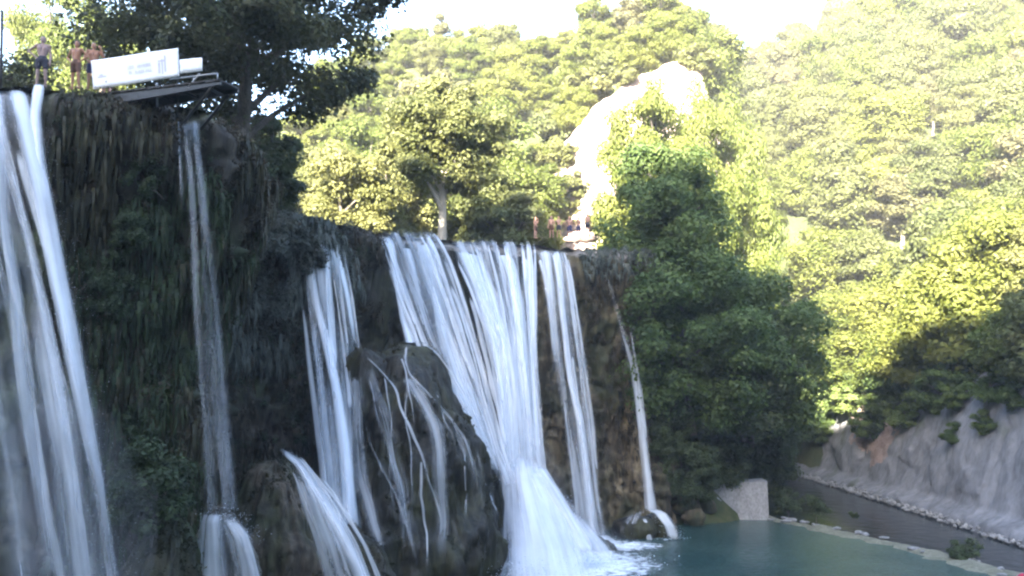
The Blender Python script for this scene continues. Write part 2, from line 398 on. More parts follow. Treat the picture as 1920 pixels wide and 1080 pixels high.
def build_cliff():
    c, s = resample(RIM, .14); c = np.stack([smooth1(c[:, 0], 15), smooth1(c[:, 1], 15)], -1)
    t = np.gradient(c, axis=0); t /= np.linalg.norm(t, axis=1)[:, None]
    nrm = np.stack([t[:, 1], -t[:, 0]], -1)
    ns = len(c)
    # rows: back of the top, brow, face, foot
    q = np.r_[np.linspace(-5.2, -.3, 12), np.linspace(0, 22, 150)]
    S, Q = np.meshgrid(s, q); jj = np.arange(ns)
    top = np.interp(s, [0, 30, 36, 46, 62, 66, 80, 100], [20.3, 20.4, 20.3, 20.2, 20.0, 20.1, 20.1, 20.0])
    z = np.where(Q < 0, top[None, :], top[None, :]-Q)
    n3 = np.stack([S.ravel()*.35, z.ravel()*.10, 0*S.ravel()], -1)
    big = fbm(n3, 3, 11).reshape(S.shape)
    n4 = np.stack([S.ravel()*1.5, z.ravel()*.28, 3+0*S.ravel()], -1); flute = np.abs(fbm(n4, 4, 21)).reshape(S.shape)
    n5 = np.stack([S.ravel()*1.6, z.ravel()*1.6, 9+0*S.ravel()], -1); fine = fbm(n5, 4, 31).reshape(S.shape)
    dep = np.maximum(Q, 0)
    off = .55*np.exp(-((dep-1.6)/1.5)**2) - 1.3*sstep(1.5, 9, dep) + 1.5*sstep(12, 21, dep)
    off = off + (1.5*big - .9*flute)*sstep(0, 3, dep) + .35*fine*sstep(0, 1.2, dep)
    cpx = proj_px(c[:, 0], c[:, 1])
    near_ = c[:, 1] < 33.5; far_ = c[:, 1] > 48.5
    wet = near_*(1-sstep(84, 100, cpx)) + far_*(sstep(556, 572, cpx)*(1-sstep(640, 654, cpx)) + sstep(698, 712, cpx)*(1-sstep(1072, 1090, cpx))) + near_*sstep(330, 338, cpx)*(1-sstep(384, 394, cpx))
    wet = smooth1(wet, 5)[None, :]
    off = off + facets(S, z, 1.8, .30, 23)*sstep(0, 2, dep) + facets(S, z, .7, .10, 24)*sstep(0, 1, dep)
    off = off*(1-wet) + wet*np.minimum(off, -.30-.03*dep+.12*fine)
    off = np.where(Q < 0, Q, off - .5*(1-sstep(0, .5, dep)))
    x = c[None, :, 0]+nrm[None, :, 0]*off; y = c[None, :, 1]+nrm[None, :, 1]*off
    z = z + np.where(Q < 0, .25*fine, .18*fine) - .25*sstep(-.2, -3, Q)*0
    # flow slots where water leaves the rim keep the lip low and even
    v = np.stack([x, y, z], -1).reshape(-1, 3)
    f = grid_faces(ns, len(q))
    me = mesh_np('cliff', v, f, M['tufa'])
    me.materials.append(M['rim_rock']); me.materials.append(M['tufa_brown_sunlit']); me.materials.append(M['tufa_wet'])
    fc = v[f].mean(1); srow = np.repeat(np.arange(len(q)-1), ns-1); qd = q[srow]
    nz = fbm(fc*.5, 3, 41)
    mi = np.zeros(len(f), np.int32)
    mi[(fc[:, 0] > 1.2+1.5*nz) & (fc[:, 1] > 60)] = 2  # right end of the cliff takes the tone with sunlight painted in
    mi[(fc[:, 1] > 55) & (fc[:, 0] < 1.2+1.5*nz)] = 3
    mi[(qd < .55+.5*nz) & (fc[:, 1] > 55)] = 1
    me.polygons.foreach_set('material_index', mi)
    o = link('cliff', me); tag(o, 'dark mossy tufa cliff the waterfalls pour over', 'cliff', kind='structure')
    return v.reshape(len(q), ns, 3), q, s, nrm
CL, CQ, CS, CN = build_cliff()

def mound(name, c, rx, ry, ztop, zbot, power, mat, label, seed, cat='rock', parent=None, flute=.75, lean=(0, 0), nth=170, nt=96, undercut=.2):
    th = np.linspace(0, 2*np.pi, nth, endpoint=False); t = np.linspace(0, 1, nt)**1.15
    T, TH = np.meshgrid(t, th, indexing='ij')
    r = np.clip(T, 0, 1)**power * (1 - undercut*sstep(.78, 1.0, T))
    ct, st = np.cos(TH), np.sin(TH)
    p = np.stack([ct.ravel()*2.0*max(1, rx*.35), st.ravel()*2.0*max(1, rx*.35), T.ravel()*(ztop-zbot)*.18], -1)
    fl = np.abs(fbm(p, 4, seed)).reshape(T.shape); p2 = np.stack([ct.ravel()*rx*r.ravel(), st.ravel()*ry*r.ravel(), T.ravel()*(ztop-zbot)], -1)
    fi = fbm(p2*1.1, 4, seed+9).reshape(T.shape); bg = fbm(p2*.35, 3, seed+5).reshape(T.shape)
    rr = r*(1 + .22*bg) + (flute*(.25-fl) + .10*fi)*np.minimum(1, T*3)/max(rx, 1)*1.6
    rr = rr + (facets(TH*rx*.8, T*(ztop-zbot), 1.3, .30, seed+40)*.3+facets(TH*rx*1.1, T*(ztop-zbot)*.4, .5, .10, seed+41))*np.minimum(1, T*4)/max(rx, 1)
    x = c[0]+rx*rr*ct + lean[0]*T; y = c[1]+ry*rr*st + lean[1]*T; z = ztop-(ztop-zbot)*T + .9*bg*(1-T) + .22*fi
    me = mesh_np(name, np.stack([x, y, z], -1).reshape(-1, 3), grid_faces(nth, nt, wrap=True)[:, ::-1], mat)
    o = link(name, me, parent)
    if label: tag(o, label, cat)
    return o

a = P(775, 640, 49.5); MD = mound('tufa_mound', (a[0]-.5, 50.4), 5.7, 5.6, a[2]-.35, -1.0, .42, M['tufa_wet'], 'big dark dome of wet tufa left of the main waterfall', 3, lean=(.3, -1.2))
a = P(690, 660, 49.6); MS = mound('tufa_mound', (a[0]+.3, 50.3), 3.9, 4.2, a[2]+.15, -1, .30, M['tufa_wet'], 'dark wet shoulder joining the big dome to the cliff', 23, lean=(-.2, -1.0))
a = P(520, 845, 38.5); mound('tufa_mound', (a[0]-.2, 38.9), 3.1, 2.8, a[2]-.15, -1, .40, M['tufa_dark'], 'brown tufa mound with a slanting stream, below the middle falls', 5, lean=(.5, -1.4))
a = P(415, 970, 30.5); mound('tufa_mound', (a[0], 30.5), 2.0, 1.8, a[2], -1, .55, M['tufa_wet'], 'wet rounded tufa mound under the thin veil of water', 8, lean=(.2, -.8))
a = P(300, 985, 27.6); mound('tufa_mound', (a[0], 28.4), 2.2, 1.8, a[2], -1, .5, M['tufa'], 'low mossy ledge bearing the fern bush beside the left fall', 12, lean=(0, -.5))
a = P(640, 985, 42.5); mound('tufa_mound', (a[0], 43.2), 3.2, 2.4, a[2], -1, .55, M['tufa_wet'], 'dark wet tufa shoulder between dome and slanting stream', 17, lean=(.2, -1))

# ------------------------------------------------------------------ falling water
def rows_smooth(rows, nv):
    r = np.array(rows, float); k = np.linspace(0, 1, len(r)); d = np.r_[0, np.cumsum(np.abs(np.diff(r[:, 0]))+np.abs(np.diff(r[:, 1]))*.6)]; d /= d[-1]
    t = np.linspace(0, 1, nv)
    return np.stack([smooth1(np.interp(t, d, r[:, i]), max(3, nv//9) | 1) for i in range(4)], -1), t

def stream_np(rows, dens=.9, nu=14, nv=80, wob=.05, edge=.3, bulge=.15, seed=0, fade=(0.02, .0), rim=False):
    """rows: (photo y, left x, right x, distance) down the stream"""
    R, t = rows_smooth(rows, nv)
    u = np.linspace(0, 1, nu)
    pts = np.zeros((nv, nu, 3))
    if rim: rimb = [rim_y(rows[1][1]*(1-q)+rows[1][2]*q)-.12 for q in u]
    for j in range(nv):
        py, l, r, Y = R[j]
        if rim:
            for i_, u_ in enumerate(u):
                pts[j, i_] = P(l*(1-u_)+r*u_, py, rimb[i_] + Y-rows[1][3])
            continue
        a = P(l, py, Y); b = P(r, py, Y)
        pts[j] = a[None, :]*(1-u[:, None])+b[None, :]*u[:, None]
    w = np.linalg.norm(pts[:, -1]-pts[:, 0], axis=1)
    ln = np.r_[0, np.cumsum(np.linalg.norm(np.diff(pts[:, nu//2], axis=0), axis=1))]
    wm = np.mean(w)
    U = np.broadcast_to(u[None, :], (nv, nu))*wm; V = np.broadcast_to(ln[:, None], (nv, nu))
    q = np.stack([U.ravel()*1.3+seed*7.7, V.ravel()*.12, 0*U.ravel()+seed], -1)
    nz = fbm(q, 3, seed).reshape(nv, nu)
    q2 = np.stack([V.ravel()*.35+seed*3.1, 0*U.ravel()+.5, 0*U.ravel()+seed], -1); wv = fbm(q2, 2, seed+3).reshape(nv, nu)
    pts[:, :, 1] -= bulge*np.sin(np.pi*u)[None, :] + .35*nz*min(1, wm)
    pts[:, :, 0] += wob*wv
    e = np.minimum(u, 1-u)/max(edge, 1e-3); e = np.clip(e, 0, 1); e = e*e*(3-2*e)
    dv = np.interp(t, np.linspace(0, 1, len(dens)), dens) if isinstance(dens, (list, tuple)) else np.full(nv, dens)
    fd = np.clip(t/max(fade[0], 1e-4), 0, 1)*np.clip((1-t)/max(fade[1], 1e-4), 0, 1)
    D = dv[:, None]*e[None, :]*fd[:, None]
    return pts.reshape(-1, 3), grid_faces(nu, nv), U.ravel()+seed*13.7, V.ravel()+seed*5.3, D.ravel()

_seed = [0]
def stream(name, parent, rows, **kw):
    _seed[0] += 1; kw.setdefault('seed', _seed[0])
    v, f, U, V, D = stream_np(rows, **kw)
    return link(name, mesh_np(name, v, f, M['water'], attrs={'wu': U, 'wv': V, 'dens': D}), parent)

def strands(name, parent, rows, n, wpx, dens=(.5, .95), spread=1.0, nv=60, seed=1, rim=True):
    """many thin threads of water scattered over the area of rows"""
    r0 = np.array(rows, float); rs = np.random.default_rng(seed); acc = []
    o = 0; vs, fs, us, vv, ds = [], [], [], [], []
    for k in range(n):
        u = rs.random(); u1 = np.clip(u+rs.normal(0, .06), 0, 1)
        a, b = (0, 1) if rs.random() < .4 else sorted(rs.random(2)*[.5, .5]+[0, .5])
        rr = []
        for q in np.linspace(a, b, max(4, len(r0))):
            k_ = np.linspace(0, 1, len(r0)); row = [np.interp(q, k_, r0[:, i]) for i in range(4)]
            uu = u*(1-q)+u1*q; c = row[1]*(1-uu)+row[2]*uu; w = wpx*(.4+.9*rs.random())*(.6+.8*q)
            yy = rim_y(r0[1, 1]*(1-u)+r0[1, 2]*u)-.12+row[3]-r0[1, 3] if rim else row[3]
            rr.append((row[0], c-w/2, c+w/2, yy-.12-.06*(k % 4)))
        v, f, U, V, D = stream_np(rr, dens=rs.uniform(*dens), nu=4, nv=nv, wob=.10, edge=.5, bulge=.03, seed=seed*50+k, fade=(.06, .1))
        vs.append(v); fs.append(f+o); us.append(U); vv.append(V); ds.append(D); o += len(v)
    return link(name, mesh_np(name, np.vstack(vs), np.vstack(fs), M['water'], attrs={'wu': np.hstack(us), 'wv': np.hstack(vv), 'dens': np.hstack(ds)}), parent)

def fall(px, py, Y, label):
    e = empty('waterfall', (0, 0, 0)); tag(e, label, 'waterfall', 'waterfalls pouring over the tufa rim'); return e

# near fall at the left edge
w = fall(40, 170, 28, 'broad bluish fall running off the left edge, nearest to the viewer')
A0 = [(160, -150, 62, 29.6), (172, -150, 64, 28.6), (240, -140, 72, 28.2), (400, -110, 118, 27.7), (600, -70, 165, 27.2), (800, -40, 205, 26.7), (1000, -10, 235, 26.2), (1180, 10, 255, 25.8)]
stream('water_curtain', w, A0, dens=[.30, .12, .12, .16, .18, .18], nu=40, nv=140, edge=.2, bulge=.3, rim=True)
A1 = [(158, 2, 50, 29.4), (170, 4, 56, 28.5), (240, 22, 72, 28.0), (360, 52, 104, 27.6), (560, 92, 146, 27.1), (720, 120, 176, 26.7), (900, 165, 210, 26.3), (1050, 190, 238, 26.0), (1180, 205, 255, 25.7)]
stream('water_stream', w, A1, dens=[.85, .8, .72, .65, .52, .46], nu=16, nv=140, edge=.5, rim=True)
stream('water_stream', w, [(158, 62, 90, 29.4), (172, 56, 90, 28.5), (215, 50, 84, 28.1), (300, 56, 92, 27.7), (420, 74, 112, 27.4)], dens=[1.1, 1.0, .8, .5], nu=10, edge=.45, fade=(.02, .3), rim=True)
stream('water_stream', w, [(160, -40, 10, 29.3), (172, -38, 14, 28.4), (300, -22, 22, 27.9), (400, -8, 30, 27.6), (560, 14, 56, 27.1), (720, 26, 72, 26.7), (900, 50, 100, 26.3), (1080, 72, 122, 25.9)], dens=[.6, .52, .48, .45, .40, .36], nu=14, nv=120, edge=.5, rim=True)
stream('water_stream', w, [(500, 30, 90, 27.2), (700, 60, 130, 26.7), (900, 95, 165, 26.3), (1100, 120, 195, 25.9)], dens=.5, nu=14, edge=.45, fade=(.3, .0))
strands('water_threads', w, [(r[0], r[1]+20, r[2]-22, r[3]) for r in A0], 12, 24, (.3, .5), seed=3)

# thin veil under the platform
w = fall(365, 225, 31, 'thin grey veil of water falling from below the diving platform')
B0 = [(218, 338, 382, 31.6), (226, 336, 384, 31.0), (360, 346, 396, 30.6), (600, 352, 420, 30.2), (800, 368, 440, 30.0), (965, 380, 452, 29.8)]
stream('water_curtain', w, B0, dens=[.30, .20, .17, .19, .22], nu=18, nv=110, edge=.3, rim=True)
stream('water_stream', w, [(218, 350, 378, 31.5), (228, 350, 380, 30.9), (360, 366, 398, 30.5), (600, 384, 420, 30.1), (800, 396, 436, 29.9), (965, 404, 452, 29.7)], dens=[.40, .27, .24, .24, .30], nu=10, nv=110, edge=.5, rim=True)
stream('water_stream', w, [(218, 332, 342, 31.5), (228, 330, 342, 30.9), (300, 333, 346, 30.7), (420, 338, 356, 30.4)], dens=.26, nu=6, edge=.5, fade=(.05, .4), rim=True)
stream('spill', w, [(955, 400, 440, 29.0), (972, 402, 452, 28.7), (1000, 432, 474, 28.5), (1040, 458, 484, 28.4), (1100, 474, 500, 28.3), (1160, 480, 508, 28.2)], dens=[.5, .62, .6, .5], nu=10, edge=.5, fade=(.15, 0))
stream('spill', w, [(958, 392, 446, 28.9), (976, 396, 470, 28.6), (1010, 410, 492, 28.4), (1060, 420, 506, 28.3), (1140, 424, 520, 28.1)], dens=[.35, .4, .36, .34], nu=14, edge=.5, fade=(.15, 0))
stream('spill', w, [(955, 372, 436, 29.0), (975, 362, 430, 28.7), (1020, 352, 440, 28.5), (1100, 345, 450, 28.3)], dens=.42, nu=10, edge=.4, fade=(.1, 0))

# middle fall
w = fall(620, 450, 51, 'slender middle fall beside the hanging grey bush')
C0 = [(440, 570, 640, 53.0), (452, 566, 642, 52.0), (520, 562, 656, 51.2), (640, 574, 674, 50.4), (760, 588, 684, 47.5), (900, 600, 690, 45.0), (1100, 622, 700, 42.8)]
stream('water_curtain', w, C0, dens=[.40, .25, .22, .25, .30, .32], nu=20, nv=110, edge=.25, rim=True)
stream('water_stream', w, [(452, 578, 594, 52.3), (500, 572, 592, 51.3), (560, 580, 602, 50.8), (640, 600, 624, 50.2), (730, 620, 644, 47.6), (860, 630, 664, 45.4), (1000, 636, 680, 43.7), (1120, 640, 690, 42.5)], dens=[.9, 1.1, 1.15, 1.1, .8, .6, .5], nu=10, nv=110, edge=.45, rim=True)
stream('water_stream', w, [(446, 600, 616, 52.6), (470, 602, 622, 51.8), (540, 604, 628, 51.0), (640, 612, 636, 50.3), (720, 620, 640, 47.9)], dens=[.9, .8, .6, .5], nu=8, edge=.45, fade=(.02, .2), rim=True)
stream('water_stream', w, [(450, 620, 634, 52.6), (480, 630, 646, 51.7), (560, 646, 662, 50.9), (640, 658, 674, 50.2), (666, 660, 690, 49.4)], dens=[.9, .95, .8, .6], nu=8, edge=.5, rim=True, fade=(.02, .25))
stream('water_stream', w, [(560, 560, 574, 50.8), (700, 574, 592, 48.5), (840, 590, 610, 45.8), (1000, 606, 630, 43.5), (1100, 612, 640, 42.6)], dens=.62, nu=8, edge=.5, fade=(.1, 0))
strands('water_threads', w, C0, 10, 10, (.3, .55), seed=5)

# slanting stream over the brown mound
w = fall(540, 840, 38, 'bright slanting stream crossing the brown tufa mound')
stream('water_stream', w, [(836, 505, 552, 38.6), (846, 512, 562, 38.0), (872, 546, 582, 37.2), (930, 580, 622, 36.6), (1000, 622, 662, 36.2), (1060, 650, 694, 36.0), (1150, 680, 726, 35.8)], dens=[.5, .75, .82, .78, .8, .85], nu=14, nv=90, edge=.5, fade=(.10, 0))
strands('water_threads', w, [(850, 520, 566, 37.8), (880, 546, 592, 37.0), (940, 572, 640, 36.4), (1020, 606, 690, 36.0), (1140, 640, 740, 35.7)], 12, 9, (.3, .6), seed=15, rim=False)
stream('water_curtain', w, [(870, 540, 575, 37.1), (940, 556, 606, 36.5), (1020, 580, 645, 36.1), (1150, 610, 690, 35.8)], dens=.4, nu=12, edge=.35, fade=(.15, 0))

# main fall, two curtains with a dark wedge between
w = fall(860, 450, 59, 'widest white fall, in the middle of the photograph, left of the rock tinted as sunlit')
E0 = [(428, 706, 820, 61.5), (440, 708, 836, 60.0), (470, 720, 852, 59.4), (540, 740, 880, 58.6), (640, 780, 908, 57.6), (740, 826, 930, 56.6), (840, 880, 950, 55.8), (930, 922, 976, 55.2)]
stream('water_curtain', w, E0, dens=[.24, .24, .24, .27, .28, .24], nu=30, nv=120, edge=.16, bulge=.3, rim=True, fade=(.02, .15))
stream('water_stream', w, [(440, 768, 812, 60.3), (470, 774, 830, 59.3), (560, 800, 848, 58.3), (640, 812, 866, 57.5), (740, 840, 900, 56.5), (840, 890, 936, 55.7), (900, 916, 958, 55.3)], dens=[.7, .8, .85, .9, .9, .7], nu=14, nv=110, edge=.5, rim=True, fade=(.02, .12))
stream('water_stream', w, [(436, 716, 734, 60.9), (460, 722, 744, 59.7), (540, 738, 756, 58.8), (600, 748, 768, 57.6), (645, 756, 786, 54.0)], dens=[1., .95, .8, .85], nu=8, edge=.45, rim=True)
stream('water_stream', w, [(442, 742, 764, 60.5), (480, 756, 780, 59.4), (560, 776, 796, 58.4), (650, 800, 816, 57.6)], dens=[1., .85, .6, .45], nu=8, edge=.45, fade=(.02, .3), rim=True)
E1 = [(446, 832, 1000, 62.0), (456, 838, 1006, 61.0), (500, 858, 1006, 60.5), (560, 884, 1004, 59.7), (640, 914, 1004, 58.8), (740, 930, 1010, 57.8), (840, 938, 1016, 57.0), (960, 944, 1034, 56.2), (1020, 944, 1044, 55.8)]
stream('water_curtain', w, E1, dens=[.26, .28, .32, .40, .46, .46], nu=36, nv=120, edge=.10, bulge=.3, rim=True)
stream('water_stream', w, [(454, 838, 886, 61.2), (500, 858, 918, 60.3), (560, 882, 944, 59.5), (640, 914, 966, 58.6), (760, 934, 982, 57.4), (880, 942, 990, 56.5), (1000, 944, 1000, 55.8)], dens=[.9, 1.05, 1.15, 1.15, 1.05, 1.], nu=14, nv=110, edge=.35, rim=True)
stream('water_stream', w, [(460, 920, 960, 61.6), (500, 936, 976, 60.4), (580, 954, 990, 59.4), (700, 966, 1000, 58.0), (860, 980, 1008, 56.7)], dens=[1.1, 1.05, 1., .9], nu=10, edge=.4, rim=True)
stream('water_stream', w, [(466, 968, 984, 61.9), (500, 980, 996, 60.7), (600, 990, 1002, 59.4), (720, 994, 1006, 58.1), (840, 1000, 1016, 57.1)], dens=1., nu=6, edge=.4, rim=True)
strands('water_threads', w, E0, 22, 13, (.35, .75), seed=7); strands('water_threads', w, E1, 22, 13, (.35, .75), seed=8)
# cascade at its foot
stream('foot_cascade', w, [(868, 940, 1012, 56.0), (884, 944, 1034, 55.2), (930, 940, 1072, 54.2), (980, 930, 1100, 52.8), (1040, 924, 1120, 51.0), (1100, 914, 1160, 49.0), (1160, 905, 1180, 47.5)], dens=[.7, .9, .8, .8, .85, .9], nu=40, nv=80, edge=.42, bulge=.9, fade=(.10, 0))
stream('foot_cascade', w, [(840, 942, 1010, 56.3), (890, 938, 1026, 55.0), (950, 930, 1064, 53.6), (1020, 920, 1110, 51.6), (1120, 905, 1150, 48.4)], dens=[.6, .8, .8, .85, .9], nu=30, nv=70, edge=.35, bulge=1.1, fade=(.15, 0))
stream('foot_cascade', w, [(905, 1010, 1060, 55.0), (960, 1040, 1090, 53.8), (1020, 1064, 1150, 52.0), (1060, 1060, 1190, 50.4)], dens=[.5, .6, .7, .7], nu=20, edge=.45, bulge=.5, fade=(.2, .2))
stream('foot_cascade', w, [(872, 968, 1030, 55.4), (920, 1000, 1064, 54.0), (980, 1040, 1094, 52.6), (1040, 1070, 1130, 51.0)], dens=.85, nu=14, edge=.35, bulge=.3, fade=(.05, .1))

# right fall
w = fall(1040, 475, 63, 'narrow fall with one bright stream on the rock tinted as sunlit')
G0 = [(464, 1000, 1066, 64.2), (474, 1002, 1074, 63.2), (540, 1010, 1086, 62.6), (660, 1022, 1104, 62.0), (800, 1040, 1124, 61.4), (900, 1056, 1134, 61.0), (1016, 1066, 1150, 60.6)]
stream('water_curtain', w, G0, dens=[.5, .28, .2, .2, .28, .36], nu=24, nv=110, edge=.25, rim=True)
stream('water_stream', w, [(470, 1030, 1048, 63.5), (500, 1036, 1056, 62.8), (580, 1044, 1062, 62.3), (700, 1058, 1076, 61.7), (780, 1074, 1096, 61.3), (900, 1088, 1114, 60.9), (1010, 1096, 1134, 60.4)], dens=[1.1, 1.15, 1.15, 1.1, 1.15, 1.05, 1.], nu=10, nv=110, edge=.42, rim=True)
stream('water_stream', w, [(470, 1002, 1012, 63.6), (520, 1016, 1028, 62.8), (600, 1026, 1040, 62.3), (720, 1036, 1054, 61.7)], dens=[1., .8, .6, .4], nu=6, edge=.5, fade=(.02, .3), rim=True)
stream('water_stream', w, [(476, 1056, 1068, 63.4), (520, 1068, 1078, 62.8), (620, 1074, 1086, 62.2)], dens=.8, nu=6, edge=.5, fade=(.03, .3), rim=True)
strands('water_threads', w, G0, 10, 9, (.25, .5), seed=9)
stream('foot_cascade', w, [(1000, 1080, 1140, 60.3), (1020, 1070, 1180, 59.2), (1044, 1050, 1200, 57.5), (1075, 1030, 1206, 54.5)], dens=[1.0, 1.0, .95, .8], nu=24, nv=40, edge=.35, bulge=.3, fade=(.05, .25))

# last thin fall by the dark tree
w = fall(1170, 610, 63.5, 'thinnest rightmost fall dropping beside the dark leafy tree')
stream('water_stream', w, [(474, 1112, 1130, 65.0), (482, 1114, 1132, 64.2), (520, 1130, 1146, 63.9), (575, 1146, 1164, 63.7), (620, 1158, 1178, 63.5), (700, 1178, 1200, 63.3), (800, 1190, 1216, 63.0), (900, 1200, 1228, 62.8), (962, 1202, 1240, 62.6)], dens=[.18, .2, .28, .5, .72, .75, .75, .75], nu=10, nv=110, edge=.5, fade=(.05, 0))
stream('water_stream', w, [(600, 1176, 1184, 63.6), (720, 1192, 1206, 63.2), (850, 1206, 1220, 62.9)], dens=.6, nu=6, edge=.5, fade=(.2, .2))
stream('spill', w, [(952, 1196, 1244, 62.2), (962, 1222, 1258, 61.8), (985, 1240, 1272, 61.4), (1014, 1248, 1282, 61.2)], dens=[.6, .7, .6, .5], nu=10, edge=.5, fade=(.15, .15))
stream('spill', w, [(955, 1186, 1214, 62.2), (966, 1172, 1206, 61.7), (990, 1156, 1200, 61.3), (1010, 1150, 1200, 61.0)], dens=.5, nu=8, edge=.5, fade=(.15, .4))
stream('spill', w, [(968, 1198, 1216, 61.6), (990, 1206, 1220, 61.2), (1024, 1210, 1232, 60.9)], dens=.55, nu=6, edge=.5, fade=(.2, .2))

# rivulets on the dome
w = tag(empty('rivulets'), 'thin white rivulets running over the big dark tufa dome', 'waterfall', 'waterfalls pouring over the tufa rim')
def dome_y(px, py):      # distance of the dome's surface along that sight line
    dg = DEPS; o = P(px, py, 1.0)-np.array([0, 0, CAMZ]); 
    ys = [h_[1].y for h_ in (q.ray_cast(Vector((0, 0, CAMZ)), Vector(o).normalized()) for q in (MD, MS)) if h_[0]]
    return min(ys) if ys else None
bpy.context.view_layer.update(); DEPS = bpy.context.evaluated_depsgraph_get()
RV = lambda k: .55+.45*random.random()
def rivulet(pts, wpx, dens=.9):
    rows = []
    last = 49.5
    for (x, y) in pts:
        yy = dome_y(x, y); yy = yy if yy is not None else last; last = yy
        rows.append((y, x-wpx/2, x+wpx/2, yy-(.14 if wpx < 30 else .32)))
    full = []
    for a_, b_ in zip(rows[:-1], rows[1:]):
        for q in (0, .33, .66):
            x = (a_[1]+a_[2])/2*(1-q)+(b_[1]+b_[2])/2*q; y = a_[0]*(1-q)+b_[0]*q
            yy = dome_y(x, y); yy = (yy-(.14 if wpx < 30 else .32)) if yy is not None else a_[3]*(1-q)+b_[3]*q
            full.append((y, x-wpx/2, x+wpx/2, yy))
    full.append(rows[-1])
    for a_ in range(len(full)): full[a_] = (full[a_][0], full[a_][1]+wpx*.5*(1-RV(a_)), full[a_][2]-wpx*.5*(1-RV(a_)), full[a_][3])
    stream('rivulet', w, full, dens=dens*(.48 if wpx < 30 else .72), nu=9, nv=90, edge=.5, bulge=.03, wob=.22, fade=(.04, .2))
for vp, vw, vd in (([(690, 680), (720, 780), (750, 900), (770, 1060)], 70, .42), ([(770, 700), (810, 800), (830, 930), (830, 1060)], 70, .42), ([(668, 700), (670, 820), (690, 940), (720, 1070)], 60, .46), ([(850, 780), (890, 880), (905, 980)], 46, .38)):
    rivulet(vp, vw, vd)
rivulet([(762, 640), (752, 672), (770, 705), (800, 730), (842, 775), (872, 820), (884, 860), (900, 930)], 17, .95)
rivulet([(752, 668), (764, 712), (770, 760), (776, 820)], 14, .75)
rivulet([(680, 664), (706, 688), (740, 722), (752, 766), (790, 850), (800, 900), (828, 980), (830, 1060)], 15, .9)
rivulet([(790, 640), (820, 662), (850, 705), (884, 760)], 16, .85)
rivulet([(790, 700), (812, 745), (838, 800), (850, 840)], 13, .7)
rivulet([(668, 668), (664, 740), (690, 830), (730, 900), (760, 960), (788, 1070)], 14, .7)
rivulet([(690, 700), (712, 800), (745, 890), (756, 980), (760, 1080)], 13, .6)
rivulet([(795, 860), (790, 930), (800, 1000), (796, 1070)], 13, .7)
rivulet([(895, 840), (906, 890), (930, 950), (938, 985)], 10, .65)
rivulet([(840, 950), (858, 1000), (880, 1050)], 9, .6)
rivulet([(770, 706), (764, 790), (772, 870), (768, 960)], 12, .55)
rivulet([(720, 700), (736, 790), (730, 880), (744, 990)], 10, .5)
rivulet([(820, 730), (836, 790), (870, 850), (876, 930), (872, 1000)], 11, .55)

def spray(parent, pts, n, sig, size, seed):
    rs_ = np.random.default_rng(seed); pts = np.array([P(*q) for q in pts]); k = rs_.random(n)*(len(pts)-1); i = k.astype(int); f_ = (k-i)[:, None]
    p = pts[i]*(1-f_)+pts[np.minimum(i+1, len(pts)-1)]*f_ + rs_.normal(size=(n, 3))*np.asarray(sig)
    p[:, 2] = np.maximum(p[:, 2], .03)
    d = rs_.normal(size=(n, 4, 3)); d /= np.linalg.norm(d, axis=2)[..., None]
    v = p[:, None, :]+d*(size*(.4+rs_.random(n)))[:, None, None]; b = np.arange(n)[:, None]*4
    f = np.concatenate([b+np.array([[0, 1, 2]]), b+np.array([[0, 2, 3]]), b+np.array([[0, 3, 1]]), b+np.array([[1, 3, 2]])])
    o = link('spray', mesh_np('spray', v.reshape(-1, 3), f, M['spray'], smooth=False), parent); o['kind'] = 'stuff'
M['spray'] = plain('spray_droplets', (.82, .86, .92), .5, .02, 3)
WF = [o for o in COL.objects if o.name.startswith('waterfall')]
spray(WF[4], [(905, 1010, 1075 and 50.5), (1000, 1050, 50.0), (1100, 1060, 50.5), (1180, 1050, 52)] if False else [(930, 1075, 48.5), (1010, 1070, 49.5), (1100, 1060, 50.5), (1185, 1040, 54)], 2600, (1.0, .8, .35), .035, 1)
spray(WF[4], [(940, 880, 55.2), (1000, 890, 54.6), (1060, 960, 53.5), (1110, 1020, 52)], 1500, (.35, .3, .3), .028, 2)
spray(WF[5], [(1100, 1020, 59.5), (1150, 1015, 59.5)], 700, (.6, .5, .3), .028, 3)
spray(WF[6], [(1210, 960, 62), (1250, 985, 61.6), (1275, 1010, 61.2)], 500, (.35, .3, .22), .025, 4)
spray(WF[1], [(395, 965, 29.3), (440, 968, 29.0), (470, 1010, 28.6)], 500, (.25, .2, .15), .014, 5)

